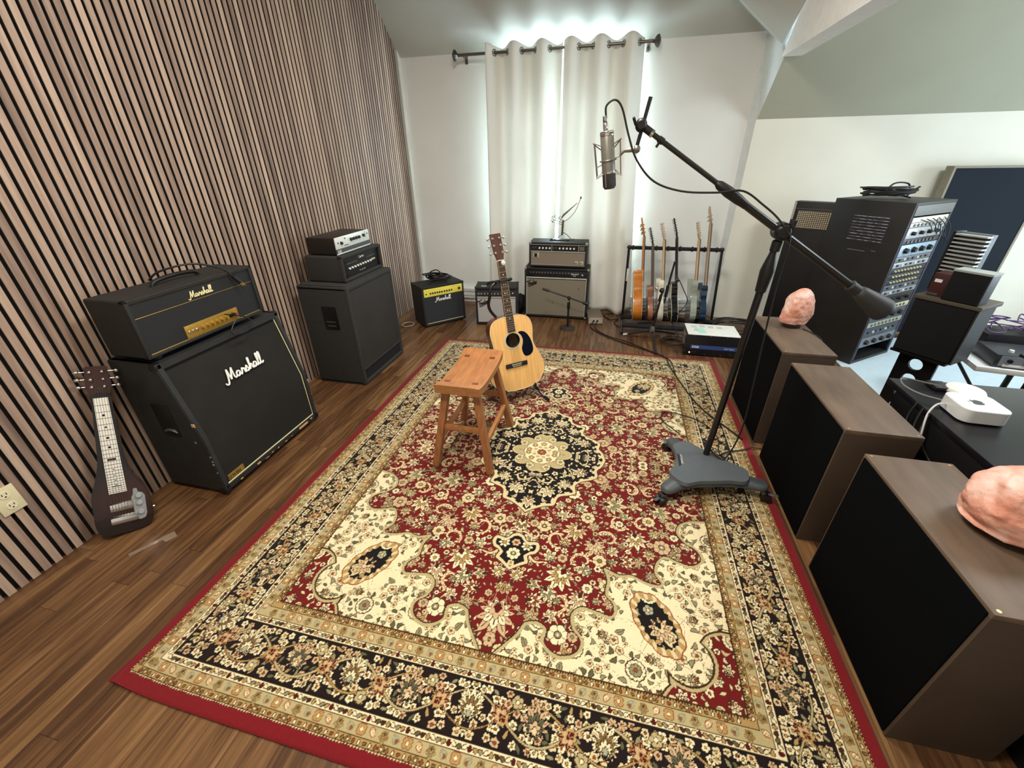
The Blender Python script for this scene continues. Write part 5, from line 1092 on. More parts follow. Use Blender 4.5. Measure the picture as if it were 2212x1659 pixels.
for i in range(4): obj('upright_wire', tube(NB(), [cor[i] * .050 + ax * -.065, cor[i] * .047 + ax * .055], .0025, 6), wire, CR)
obj('ring', tube(NB(), [(X_ * math.cos(a) + Y_ * math.sin(a)) * .031 + ax * .0 for a in np.arange(0, 2 * PI, .3)], .003, 6, True), wire, CR); obj('cross_wire', tube(NB(), [X_ * -.052 - Y_ * .02 + ax * .02, X_ * .055 - Y_ * .02 + ax * -.012], .0025, 6), wire, CR)
jo = Vector((.038, BY, 1.553)) - MC_; bm = NB(); tube(bm, [X_ * .045 + ax * -.01, jo + Vector((-.045, 0, -.004)), jo], [.004, .008, .011], 12); obj('arm', bm, wire, CR); obj('joint', ball(NB(), jo + Vector((.002, 0, 0)), .0155), wire, CR)
pc = [(-.089, BY, 1.668), (-.090, BY, 1.700), (-.060, BY, 1.718), (-.030, BY, 1.690), (.004, BY - .012, 1.600), (.045, BY - .03, 1.515), (.12, BY - .04, 1.44), (.23, BY - .04, 1.405), (.36, BY - .035, 1.40), (.455, BY - .025, 1.405), (.54, BY - .02, 1.355), (.60, BY - .025, 1.31), (.645, BY - .035, 1.26), (.665, BY - .03, 1.22), (.672, BY - .01, 1.05), (.690, BY, .75), (.712, BY, .40), (.70, BY - .005, .22), (.66, 1.90, .135), (.62, 1.915, .14), (.60, 1.96, .15), (.66, 2.03, .05), (.74, 2.12, .022), (.84, 2.17, .020), (.895, 2.205, .020), (.92, 2.216, .012), (1.03, 2.222, .006)]
tag(obj('microphone_cable', tube(NB(), crom(pc, 6), .0038, 8), cable_m), 'black cable arching from the studio microphone down the boom stand to the floor', 'cable')

# ---------------------------------------------------------------- guitar rack
GR = thing('guitar_rack', 'long black guitar rack holding six guitars side by side near the far wall', 'guitar rack', (.55, 4.15, 0)); W = lambda x, y, z: Vector((x - .55, y - 4.15, z))
foam = mat('foam_black', '17171a', .9)
obj('top_bar', cyl(NB(), W(.135, 4.30, .748), W(.955, 4.30, .748), .017), foam, GR)
for i in range(8): obj('divider', lathe(NB(), [(.017, 0), (.024, .004), (.024, .014), (.017, .018)], W(.155 + i * .108, 4.30, .748), (1, 0, 0), 12), foam, GR)
for x in (.125, .965):
    obj('upright', tube(NB(), [W(x, 4.30, .755), W(x + (.012 if x < .5 else .03), 4.22, .04)], .0125, 8), satin, GR); obj('foot_tube', tube(NB(), [W(x + (.012 if x < .5 else .03), 3.88, .020), W(x + (.012 if x < .5 else .03), 4.42, .020)], .0125, 8), satin, GR); obj('elbow', ball(NB(), W(x, 4.30, .752), .02), black, GR)
obj('price_tag', boxo(-.422, -.40, .075, .082, .44, .56), mat('tape_white', 'd0d0cc', .6), GR)
for y, z in ((3.965, .075), (4.165, .09)): obj('base_bar', cyl(NB(), W(.135, y, z), W(.995, y, z), .022), foam, GR)
def eguitar(label, g0, g1, col, out, th, bodyl, neckc, headc, bind=None, kn=True, L_total=None, tun=6, hl=.15, white_tuner=False, cat='guitar'):
    g0, g1 = Vector(g0), Vector(g1); U_ = (g1 - g0).normalized(); N_ = Vector((.9995, -.02, 0)); N_ = (N_ - U_ * N_.dot(U_)).normalized(); S_ = N_.cross(U_)
    mt = Matrix(((N_.x, S_.x, U_.x, g0.x), (N_.y, S_.y, U_.y, g0.y), (N_.z, S_.z, U_.z, g0.z), (0, 0, 0, 1))); L_ = (g1 - g0).length
    t = thing('electric_guitar' if cat == 'guitar' else 'bass_guitar', label, cat, mtx=mt)     # local: x towards the strings, y across, z up the neck
    k = bodyl / .40; P = [(p.x, p.y * k) for p in crom([(a, b, 0) for a, b in out], 3, True)]
    obj('body', prism(NB(), [(-th / 2, a, b) for a, b in P], (th, 0, 0), min(.008, th * .2), 2), col, t)
    if bind:
        for s in (-1, 1): obj('binding', tube(NB(), [(s * th / 2, a, b) for a, b in P], .0022, 5, True), bind, t)
    nz0, nz1 = bodyl * .86, L_ - hl
    obj('neck', prism(NB(), [(th / 2 - .010, -.027, nz0), (th / 2 - .010, .027, nz0), (th / 2 - .010, .021, nz1), (th / 2 - .010, -.021, nz1)], (.018, 0, 0), .005), neckc, t)
    obj('fretboard', prism(NB(), [(th / 2 + .008, -.028, nz0 - .04), (th / 2 + .008, .028, nz0 - .04), (th / 2 + .008, .0215, nz1), (th / 2 + .008, -.0215, nz1)], (.005, 0, 0)), mat('rosewood', '3a2a22', .5), t)
    hm = Matrix.Translation((th / 2 + .002, 0, nz1)) @ Matrix.Rotation(-.18, 4, 'Y')
    obj('headstock', prism(NB(), [(-.006, -.021, 0), (-.006, .021, 0), (-.006, .038, .03), (-.006, .030, hl), (-.006, -.030, hl - .02), (-.006, -.034, .03)], (.014, 0, 0), .002, 2, hm), headc, t)
    tm = gold if white_tuner else chrome
    for i in range(tun):
        z = .035 + i * (hl - .05) / max(1, tun - 1) if tun == 6 and not white_tuner else .035 + (i // 2) * .035; s = 1 if (tun == 6 and not white_tuner) else (1 if i % 2 else -1)
        bm = NB(); cyl(bm, hm @ Vector((-.014, s * .02, z)), hm @ Vector((.018, s * .02, z)), .004); ball(bm, hm @ Vector((-.014, s * .045, z)), .008, (1.2, .8, .7)); cyl(bm, hm @ Vector((-.012, s * .02, z)), hm @ Vector((-.014, s * .045, z)), .003); obj('tuner', bm, tm, t)
    obj('bridge', boxo(th / 2, th / 2 + .014, -.035, .035, bodyl * .22, bodyl * .22 + .02, .002), chrome, t)
    for z in (.42, .66): obj('pickup', boxo(th / 2, th / 2 + .009, -.038, .038, bodyl * z, bodyl * z + .022, .002), black, t)
    if kn:
        for y, z in ((-.09, .22), (-.11, .34)): obj('knob', cyl(NB(), (th / 2, y, bodyl * z), (th / 2 + .016, y, bodyl * z), .010), black, t)
    bm = NB()
    for i in range(4): f = (i - 1.5) / 1.5; tube(bm, [(th / 2 + .015, .022 * f, bodyl * .24), (th / 2 + .016, .017 * f, nz1)], .0006, 4)
    obj('string', bm, nickel, t); obj('strap_button', ball(NB(), (0, 0, -.004), .006), tm, t); return t
strat = [(0, 0), (.08, .004), (.145, .04), (.165, .11), (.150, .18), (.118, .235), (.125, .29), (.148, .345), (.135, .385), (.095, .375), (.06, .33), (.03, .345), (-.03, .335), (-.055, .34), (-.10, .39), (-.138, .425), (-.150, .37), (-.118, .29), (-.112, .235), (-.150, .17), (-.168, .10), (-.140, .03), (-.08, .003)]
lp = [(0, 0), (.09, .006), (.15, .05), (.165, .12), (.145, .19), (.112, .235), (.118, .28), (.135, .33), (.12, .365), (.075, .35), (.03, .33), (-.03, .37), (-.07, .395), (-.115, .385), (-.138, .33), (-.122, .27), (-.112, .235), (-.145, .19), (-.165, .12), (-.15, .05), (-.09, .006)]
archt = [(0, 0), (.12, .01), (.19, .06), (.20, .13), (.17, .20), (.125, .25), (.13, .31), (.14, .36), (.09, .40), (.03, .385), (-.03, .385), (-.09, .40), (-.14, .36), (-.13, .31), (-.125, .25), (-.17, .20), (-.20, .13), (-.19, .06), (-.12, .01)]
amber = mat('amber_maple', 'b96e1c', .25, vary=.3, scale=9, coat=.5); bindc = mat('cream_binding', 'dccba0', .4); maple = mat('maple_neck', 'c0a077', .4, vary=.1, scale=10); mahog = mat('mahogany', '5b2d18', .35)
eguitar('amber hollow-body guitar with cream edges, leftmost in the guitar rack', (.268, 4.06, .100), (.195, 4.36, 1.01), amber, archt, .082, .475, mat('amber_neck', 'a0631f', .3), mat('amber_neck', 'a0631f', .3), bindc, white_tuner=True, hl=.17)
eguitar('small brown guitar with a dark headstock, second from the left in the guitar rack', (.392, 4.06, .098), (.300, 4.36, .925), mat('brown_alder', '8c5a3e', .35, vary=.25, scale=8, coat=.3), lp, .046, .36, mat('dark_neck', '4a3527', .45), mat('dark_head', '2a2a2a', .3), hl=.16, tun=6)
eguitar('cream guitar with a slim maple neck, third from the left in the guitar rack', (.480, 4.06, .100), (.400, 4.36, .97), mat('cream_gloss', 'd9d2bd', .25, coat=.5), strat, .050, .40, maple, maple, hl=.16)
eguitar('black guitar with white edging and a black neck, fourth from the left in the rack', (.610, 4.06, .098), (.497, 4.36, 1.01), mat('gloss_black', '0b1016', .12, coat=.6), lp, .056, .40, mat('gloss_black', '0b1016', .12), mat('gloss_black', '0b1016', .12), bindc, hl=.17)
eguitar('pale silver-green guitar with a maple neck, fifth from the left in the rack', (.765, 4.06, .110), (.712, 4.36, .985), mat('sea_silver', '9fa79a', .2, .3, coat=.5), strat, .052, .40, maple, maple, hl=.16)
eguitar('blue bass guitar with a long neck, rightmost in the guitar rack', (.850, 4.06, .112), (.785, 4.36, 1.115), mat('deep_blue', '10263f', .2, vary=.15, scale=8, coat=.5), strat, .052, .36, mat('pale_neck', 'a48c70', .4), mat('pale_neck', 'a48c70', .4), hl=.15, tun=4, cat='bass')

# ---------------------------------------------------------------- small stands, boxes and cables on the far floor
RS = thing('microphone_stand', 'short mic stand with round base and slanted boom, before the large combo amp', 'microphone stand', (-.398, 3.96, 0))
obj('round_base', lathe(NB(), [(0, 0), (.075, 0), (.076, .008), (.070, .014), (.02, .020), (0, .022)]), mat('iron_grey', '2c2b2a', .6), RS); obj('pole', cyl(NB(), (0, 0, .015), (0, 0, .30), .010), satin, RS); obj('clutch', lathe(NB(), [(.011, 0), (.015, .01), (.015, .06), (.011, .08)], (0, 0, .20)), black, RS)
obj('boom', cyl(NB(), (-.255, 0, .392), (.17, 0, .268), .0075), satin, RS); obj('boom_grip', cyl(NB(), (-.265, 0, .395), (-.20, 0, .376), .012), black, RS); obj('weight', cyl(NB(), (.14, 0, .278), (.195, 0, .262), .016, .019), black, RS); obj('joint', ball(NB(), (.0, -.004, .318), .018), black, RS); obj('wing_nut', boxo(-.004, .004, -.04, -.02, .285, .302), chrome, RS)
TS = thing('microphone_stand', 'folding tripod mic stand with a bent boom in front of the guitar rack', 'microphone stand', (.405, 3.80, 0))
for p in ((-.25, .07, .012), (.235, .19, .012), (.035, -.32, .012)): obj('leg', tube(NB(), [(0, 0, .10), Vector(p)], .009, 8), satin, TS); 
obj('pole', cyl(NB(), (0, 0, .09), (.035, 0, .46), .0095), satin, TS); obj('hub', lathe(NB(), [(.011, 0), (.022, .01), (.024, .05), (.012, .075)], (0, 0, .07)), mat('hub_grey', '5c574f', .5), TS); obj('joint', ball(NB(), (.03, 0, .48), .022), black, TS); obj('grip', cyl(NB(), (.022, 0, .38), (.03, 0, .44), .013), black, TS)
obj('boom', tube(NB(), [(.07, .02, .36), (.075, .02, .48), (.10, .02, .73)], .0085, 8), satin, TS); obj('boom_clutch', cyl(NB(), (.072, .02, .42), (.078, .02, .52), .014), black, TS); obj('knob', ball(NB(), (-.02, -.01, .50), .014), chrome, TS); obj('cross_rod', cyl(NB(), (-.07, -.01, .475), (.03, 0, .48), .003), nickel, TS)
obj('leg_tip', cyl(NB(), (-.21, .06, .025), (-.25, .07, .012), .010), mat('tape_white', 'd0d0cc', .6), TS)
tag(obj('clip_microphone', tube(NB(), [(.545, 3.90, .545), (.575, 3.90, .56)], .018, 10), black), 'small black microphone clipped in front of the black guitar', 'microphone')
DB = thing('direct_box', 'small grey metal box with a pale front and two knobs, beside the large combo amp', 'electronic box', (-.155, 4.28, 0), .18)
obj('case', box(NB(), -.075, .075, -.145, .145, .004, .070, .003), mat('box_grey', '6f665b', .6), DB); obj('front_plate', boxo(-.072, .072, -.149, -.144, .006, .068), mat('box_cream', 'b9aa9a', .5), DB); knobs(2, (-.02, -.149, .038), (.018, -.149, .038), (0, -1, 0), .009, .012, black, DB)
for x in (-.058, .055): obj('screw', ball(NB(), (x, -.149, .055), .004), nickel, DB)
LX = thing('rack_processor', 'rack unit with white top, black front and blue stripe, on the floor', 'rack unit', (.885, 3.52, 0))
obj('case', boxo(-.205, .205, .012, .29, .012, .184), mat('case_grey', '5f615f', .5), LX); obj('top_cover', boxo(-.207, .207, .012, .292, .184, .188), mat('white_cover', 'ecefe8', .4), LX)
fpn = obj('front_panel', boxo(-.228, .235, .0, .012, .010, .190, .001), mat('panel_ink', '131318', .35), LX); obj('blue_stripe', boxo(-.175, .215, -.0016, 0, .068, .102), mat('stripe_blue', '31497f', .4), LX)
obj('logo_pill', box(NB(), -.165, -.108, -.003, -.0014, .078, .093, .003, 2), mat('pill_white', 'c9d2e8', .4), LX); text('logo_text', 'lexicon', .0125, frame((-.160, -.0032, .0815), (1, 0, 0), (0, 0, 1)), fpn.data.materials[0], LX); text('model_text', '224X Digital', .016, frame((.09, -.0018, .079), (1, 0, 0), (0, 0, 1)), mat('pill_white', 'c9d2e8', .4), LX)
for x, z in ((-.218, .045), (-.16, .186), (-.03, .186), (.10, .186), (-.05, .018), (.08, .018), (.2, .018)): obj('screw', lathe(NB(), [(0, .002), (.005, .001), (.005, 0)], (x, 0, z), (0, -1, 0), 10), nickel, LX)
obj('pilot_light', ball(NB(), (-.176, -.002, .032), .006), emis('pink_led', 'ffb0a0', 3.0), LX)
for x, z in ((-.155, .036), (-.13, .036), (.145, .038), (.145, .022)): obj('button', boxo(x, x + .010, -.004, 0, z, z + .005), dullm, LX)
for i in range(2):
    for j in range(5): obj('vent', boxo(-.2062, -.2048, .045 + j * .045, .075 + j * .045, .045 + i * .06, .085 + i * .06, 0), mat('vent_pale', '9a948a', .5), LX)
for x, y in ((-.16, .22), (-.09, .24), (-.02, .23), (.05, .225), (-.15, .14)): obj('label', boxo(x, x + .045, y - .03, y + .02, .188, .1885), mat('label_grey', 'c9ccc8', .5), LX)
tag(obj('sticky_note', prism(NB(), [(.775, 3.58, .1892), (.835, 3.585, .1892), (.822, 3.70, .1892), (.752, 3.695, .1892)], (0, 0, .002)), mat('mint_paper', 'b5e3d5', .7)), 'pale mint paper note lying on the white top of the rack unit', 'note')
def floor_cable(label, pts, r=.0045, n=6, name='floor_cable'): return tag(obj(name, tube(NB(), crom(pts, n), r, 6), cable_m), label, 'cable')
floor_cable('long black cable from the small grey box over the rug to the boom stand', [(-.15, 4.13, .03), (-.17, 4.02, .006), (-.05, 3.85, .006), (.12, 3.70, .006), (.27, 3.60, .006), (.41, 3.50, .008), (.50, 3.40, .018), (.53, 3.20, .018), (.58, 2.95, .018), (.64, 2.70, .018), (.70, 2.55, .018), (.80, 2.38, .018), (.86, 2.28, .018)], .0048)
floor_cable('second black cable beside it, running from the small grey box to the rug corner', [(-.12, 4.13, .03), (-.12, 4.0, .006), (.0, 3.83, .006), (.2, 3.70, .006), (.36, 3.56, .006), (.45, 3.46, .015), (.54, 3.33, .018), (.56, 3.05, .018), (.62, 2.78, .018)], .0042)
floor_cable('black cable along the heater from the large combo to the guitar rack', [(-.20, 4.50, .008), (-.05, 4.46, .008), (.10, 4.50, .008), (.28, 4.46, .008), (.50, 4.50, .008), (.8, 4.47, .008)], .006)
floor_cable('black cable looped on the floor between the small grey box and the guitar rack', [(-.06, 4.40, .008), (.02, 4.28, .008), (.10, 4.32, .008), (.06, 4.20, .008), (.12, 4.10, .008), (.3, 4.22, .008), (.45, 4.28, .008)], .0055)
floor_cable('thin cable looped on the rug behind the wheeled base', [(.47, 2.12, .11), (.45, 2.26, .05), (.40, 2.40, .020), (.43, 2.50, .018), (.50, 2.49, .022), (.60, 2.46, .018), (.68, 2.38, .018), (.72, 2.26, .018), (.70, 2.12, .018), (.72, 2.02, .03)], .0032)
floor_cable('black cable hanging from the small clipped microphone beside the black guitar', [(.58, 3.92, .55), (.64, 3.95, .45), (.69, 3.96, .34), (.62, 3.93, .22), (.60, 3.95, .12), (.66, 3.90, .02), (.55, 3.84, .008)], .0038)
coil('cable_coil', 'messy black cables on the floor under the tripod stand and the guitar rack', (.60, 3.74, .004), .11, 4, .0045, cable_m, 12, None, .5, flat=.02)
cb = NB(); 
for k in range(4): tube(cb, [(1.185 + (.215 - .008 * k) * math.cos(a), 4.12 + (.235 - .01 * k) * math.sin(a), .012 + .011 * k + .035 * (1 + math.sin(a + k))) for a in np.arange(0, 2 * PI, .2)], .009, 8, True)
tag(obj('cable_coil', cb, mat('thick_black_cable', '1a1a18', .45)), 'large coil of thick black cable standing behind the white-topped rack unit', 'cable')

# ---------------------------------------------------------------- control desk area on the right
RK = thing('equipment_rack', 'tall black equipment rack with louvred side panel, full of audio units', 'equipment rack', (1.955, 3.585, 0), math.radians(38.5))
rkm = mat('rack_black', '201f1e', .5, vary=.25, scale=5, spec=.4)
RWd, RD_, RH = .54, .52, 1.22
bm = NB(); box(bm, 0, .018, 0, RD_, 0, RH, .002); bsl = obj('side_panel', bm, rkm, RK); obj('side_panel', boxo(RWd - .018, RWd, 0, RD_, 0, RH, .002), rkm, RK)
obj('top_panel', boxo(.018, RWd - .018, 0, RD_, RH - .018, RH, .002), mat('rack_top_grey', '35332f', .55), RK); obj('bottom_panel', boxo(.018, RWd - .018, 0, RD_, 0, .03), rkm, RK); obj('back_panel', boxo(.018, RWd - .018, RD_ - .012, RD_, .03, RH - .018), rkm, RK)
obj('fascia', boxo(.018, RWd - .018, -.004, .012, RH - .085, RH - .018, .001), mat('rack_fascia', '6a6a66', .5), RK)
for k in range(9):
    z = 1.115 - k * .0205; bm = NB(); prism(bm, [(0, .115, z), (-.010, .115, z - .004), (0, .115, z - .012)], (0, .235, 0)); lv = obj('louvre', bm, mat('louvre_worn', '6c6c74', .4, .3, vary=.6, scale=40), bsl); y_ = .118
    while y_ < .33:
        l_ = random.uniform(.01, .05); obj('worn_edge', boxo(-.0108, -.0088, y_, min(y_ + l_, .348), z - .0048, z - .0012 - .001 * random.random()), mat('worn_steel', 'c4c4cc', .35, .3), lv); y_ += l_ + random.uniform(.005, .05)
for y, z, l in ((.20, .87, .12), (.13, .88, .03)): obj('scratch', boxo(-.0008, .0, y, y + l, z, z + .003), mat('scratch_grey', '8a857c', .6), bsl)
for x in (.002, ): obj('rack_rail', boxo(.018, .030, -.002, .010, .04, RH - .09), mat('rail_violet', '4a4660', .4, .4), RK); obj('rack_rail', boxo(RWd - .030, RWd - .018, -.002, .010, .04, RH - .09), mat('rail_violet', '4a4660', .4, .4), RK)
rnd = random.Random(5); z = RH - .095; rot = Matrix.Rotation(math.radians(38.5), 4, 'Z')
units = [(.035, 'e3ddc9', 'cream', 0), (.035, 'b5b2a6', 'grey', 1), (.075, 'aeb2b4', 'silver', 2), (.040, '2c2c32', 'black', 1), (.085, '9ab0c0', 'pale blue', 3), (.040, '6c7076', 'dark grey', 4), (.042, 'a5a9ac', 'silver', 4), (.042, '23222e', 'blue-black', 5), (.042, '23222e', 'blue-black', 5), (.042, '23222e', 'blue-black', 5), (.042, '565b60', 'grey', 4), (.042, '8c9094', 'light grey', 4), (.085, '1b1d22', 'black', 2), (.042, 'c9c2a0', 'yellowed', 1), (.085, '4c4f55', 'grey', 3), (.042, 'a9a68f', 'pale', 1), (.085, '3b3e44', 'dark', 4), (.085, '70747a', 'grey', 3)]
for i, (h, c, cn, kd) in enumerate(units):
    z -= h
    if z < .04: break
    u = thing('rack_unit', '%s rack unit%s, %s from the top of the louvred rack' % (cn, (' with cables', ' with sockets', ' with large black knobs', ' with round black dials', ' with small buttons', ' with rows of white dots')[kd], ('first', 'second', 'third', 'fourth', 'fifth', 'sixth', 'seventh', 'eighth', 'ninth', 'tenth', 'eleventh', 'twelfth', 'thirteenth', 'fourteenth', 'fifteenth', 'sixteenth', 'seventeenth', 'eighteenth')[i]), 'rack unit', (1.955, 3.585, 0), math.radians(38.5), 'audio units in the louvred rack')
    x0, x1 = .034, RWd - .034; obj('chassis', boxo(x0 + .02, x1 - .02, .012, .30, z + .003, z + h - .003), black, u); obj('face_plate', boxo(x0, x1, 0, .010, z + .0015, z + h - .0015, .001), mat('unit_' + c, c, .4, .3), u)
    zc = z + h / 2
    if kd in (2, 3):
        for j in range(4): obj('knob', cyl(NB(), (x0 + .07 + j * .105, 0, zc), (x0 + .07 + j * .105, -.022, zc), .021 if kd == 3 else .014, .016 if kd == 3 else .011), black, u)
    elif kd == 4:
        for j in range(7): obj('button', boxo(x0 + .04 + j * .058, x0 + .062 + j * .058, -.006, 0, zc - .007, zc + .007), mat('button_mix%d' % (j % 3), ('1a1a1c', 'c8c8c4', '55585c')[j % 3], .4), u)
    elif kd == 5:
        for j in range(9): obj('knob', cyl(NB(), (x0 + .05 + j * .042, 0, zc), (x0 + .05 + j * .042, -.010, zc), .0075, .006), mat('pale_yellow_knob', 'cfcf9a', .4), u)
    elif kd == 1:
        for j in range(8): obj('socket', cyl(NB(), (x0 + .05 + j * .050, .0, zc), (x0 + .05 + j * .050, -.005, zc), .010), dullm, u)
    else:
        bm = NB()
        for j in range(5): tube(bm, crom([(x0 + .10 + j * .08, -.002, zc), (x0 + .12 + j * .08, -.05, zc - .02 - j * .01), (x0 + .20 + j * .06, -.06, zc - .08 - .02 * j), (x0 + .26 + j * .04, -.03, zc - .02 * j)], 5), .003, 5)
        obj('patch_cable', bm, cable_m, u)
coil('cable_coil', 'black cable coiled on top of the tall louvred rack', (1.90, 3.90, RH + .004), .15, 7, .0058, cable_m, 8, [(-.02, 0, .02), (.03, 0, .10), (.12, 0, .10), (.16, .02, .05), (.20, .0, .08), (.14, 0, .02)], .5, flat=.04)
MCb = thing('vented_cabinet', 'black cabinet with a pale wire-mesh window, behind the louvred rack', 'cabinet', (1.447, 4.275, 0), math.atan2(-.175, .25))
obj('case', boxo(0, .300, 0, .115, 0, 1.172, .003), mat('cabinet_black', '0f0f10', .5), MCb); mesh_w = obj('mesh_window', boxo(.045, .292, -.006, 0, .965, 1.10), mat('mesh_back', 'ddd0b5', .6), MCb)
bm = NB()
for i in range(17): box(bm, .045 + i * .0152, .0485 + i * .0152, -.010, -.006, .967, 1.098)
for i in range(10): box(bm, .045, .292, -.010, -.006, .967 + i * .0143, .9705 + i * .0143)
mg = obj('mesh_wire', bm, mat('mesh_wire_dark', '40372c', .5), mesh_w); mg['kind'] = 'stuff'
obj('wood_strip', boxo(.004, .018, -.006, 0, 1.03, 1.168), mat('pale_wood_strip', 'a79d87', .6), MCb)
bm = NB(); box(bm, .02, .30, -.004, 0, 1.115, 1.120); obj('panel_line', bm, dullm, MCb)
AP = thing('sound_baffle', 'large dark blue fabric acoustic panel in a pale wood frame against the wall', 'sound panel', (2.895, 4.49, 0)); 
obj('fabric', boxo(-.31, .31, -.045, .03, .02, 1.405), mat('navy_fabric', '131d27', .95, bump=.4, bscale=900), AP); fwm = mat('pale_frame_wood', '8a8371', .6, vary=.15, scale=8)
for nme, a in (('frame_side', (-.325, -.31, -.05, .05, 0, 1.42)), ('frame_side', (.31, .325, -.05, .05, 0, 1.42)), ('frame_top', (-.31, .31, -.05, .05, 1.405, 1.42)), ('frame_bottom', (-.31, .31, -.05, .05, 0, .015))): obj(nme, boxo(*a), fwm, AP)
# finned unit on a maroon case, monitor speaker on its stand, small speaker on top
MB_ = thing('equipment_case', 'small maroon case left of the small black speaker on the brown board', 'case', (1.748, 2.80, .810), math.atan2(-.79, .61)); obj('case', boxo(0, .075, .01, .11, 0, .125, .004), mat('maroon_case', '3d1a1c', .45), MB_); obj('label', boxo(.012, .045, .008, .01, .075, .092), white, MB_); obj('label', boxo(.005, .05, .007, .01, .005, .016), dullm, MB_)
FN = thing('finned_unit', 'tall unit with a stack of pale horizontal fins, behind the small black speaker', 'amplifier', (1.905, 2.885, .810), -1.05); obj('case', boxo(-.085, -.070, -.035, .045, 0, .325), black, FN); obj('core', boxo(-.070, .07, .0, .045, 0, .32), mat('core_grey', '5f6566', .5, .5), FN)
for k in range(15): obj('fin', boxo(-.070, .075, -.04, .0, .006 + k * .0215, .014 + k * .0215, .001), mat('fin_aluminium', 'bfc6c6', .35, .5), FN)
SPr = math.atan2(-.79, .61)
SS = thing('speaker_stand', 'black stand with a column of round holes, under the monitor speaker', 'speaker stand', (1.72, 2.82, 0), SPr)
bm = NB(); outv = [bm.verts.new(p) for p in ((.03, 0, .02), (.22, 0, .02), (.22, 0, .455), (.03, 0, .455))]; eds = [bm.edges.new((outv[i], outv[(i + 1) % 4])) for i in range(4)]; hz_ = (.09, .19, .29, .39)
for h in hz_:
    rg = [bm.verts.new((.125 + .036 * math.cos(a), 0, h + .036 * math.sin(a))) for a in np.arange(0, 2 * PI - .01, 2 * PI / 20)]; eds += [bm.edges.new((rg[i], rg[(i + 1) % 20])) for i in range(20)]
bmesh.ops.triangle_fill(bm, edges=eds, use_beauty=True)
for f in list(bm.faces):
    c_ = f.calc_center_median()
    if any(math.hypot(c_.x - .125, c_.z - h) < .034 for h in hz_): bm.faces.remove(f)
o_ = obj('column', bm, satin, SS, smooth=False); md = o_.modifiers.new('t', 'SOLIDIFY'); md.thickness = .02; md.offset = 0
o_.location = (0, .07, 0); obj('foot_plate', boxo(-.01, .27, -.05, .13, 0, .022, .003), satin, SS); obj('top_plate', boxo(0, .27, -.01, .17, .455, .470, .002), satin, SS)
SP = thing('monitor_speaker', 'big black monitor speaker with a brown top board, on the holed stand', 'speaker', (1.715, 2.81, .471), SPr)
obj('cabinet', boxo(0, .278, .01, .185, 0, .315, .004), mat('speaker_black', '0b0b0c', .5), SP); obj('grille', boxo(.006, .272, 0, .012, .006, .31, .003), mat('grille_black', '050506', .95), SP); obj('top_board', boxo(-.006, .29, -.006, .225, .3155, .338, .004), mat('board_brown', '4f483b', .6, vary=.15, scale=6), SP); obj('side_trim', boxo(.278, .284, .005, .185, 0, .315), mat('trim_grey', '2b2d2d', .5), SP)
S2 = thing('small_speaker', 'small black box speaker with a grey top, standing on the brown-topped monitor speaker', 'speaker', (1.772, 2.715, .810), SPr); obj('cabinet', boxo(0, .158, .006, .10, 0, .155, .003), mat('speaker_black', '0b0b0c', .5), S2); obj('grille', boxo(.003, .155, 0, .008, .003, .152, .003), mat('grille_black', '050506', .95), S2); obj('top_cap', boxo(0, .160, .002, .102, .155, .165), mat('cap_grey', '9aa09b', .5), S2)
# dark desk at the right with a small computer
DK = thing('desk', 'dark glossy desk behind the low screens, carrying a small silver computer', 'desk', (1.25, 1.3, 0)); dkm = mat('dark_desk', '121016', .3, spec=.4)
obj('desktop', boxo(0, 1.1, -.75, .68, .612, .640, .003), dkm, DK); obj('side_panel', boxo(0, .022, -.72, .60, 0, .612), mat('desk_side', '0c0c0e', .5), DK)
for y in (-.7, .62): obj('leg', boxo(1.04, 1.08, y, y + .04, 0, .612), satin, DK)
obj('modesty_panel', boxo(.022, 1.04, .60, .615, .25, .612), mat('desk_side', '0c0c0e', .5), DK)
MM = thing('mini_computer', 'small square silver computer with rounded corners on the dark desk', 'computer', (1.383, 1.693, .641), -.03); MM.scale = (1.12, 1.12, 1.12)
rr_ = .03; sq = []
for cx_, cy_, a0_ in ((.066 - rr_, .066 - rr_, 0), (-.066 + rr_, .066 - rr_, PI / 2), (-.066 + rr_, -.066 + rr_, PI), (.066 - rr_, -.066 + rr_, 1.5 * PI)):
    for q in range(7): a = a0_ + q * PI / 12; sq.append((cx_ + rr_ * math.cos(a), cy_ + rr_ * math.sin(a)))
alu = mat('aluminium', 'e6e9e9', .4, .25); obj('case', prism(NB(), [(x, y, .004) for x, y in sq], (0, 0, .046), .0015), alu, MM); obj('base', prism(NB(), [(x * .9, y * .9, 0) for x, y in sq], (0, 0, .004)), black, MM)
ap_ = [(0, -.012), (.006, -.014), (.012, -.008), (.0145, 0), (.013, .004), (.0105, .007), (.0135, .0125), (.008, .0145), (.003, .013), (0, .0122), (-.003, .013), (-.008, .0145), (-.013, .012), (-.0152, .004), (-.0125, -.008), (-.006, -.014)]
bm = NB(); q = [(p.x, p.y) for p in crom([(a, b, 0) for a, b in ap_], 3, True)]; prism(bm, [(-y * 1.15, x * 1.15, .050) for x, y in q], (0, 0, .0004)); prism(bm, [(-.0185, .000, .050), (-.023, .001, .050), (-.026, .006, .050), (-.021, .005, .050)], (0, 0, .0004)); obj('logo', bm, mat('logo_grey', '4e5052', .3, .4), MM)
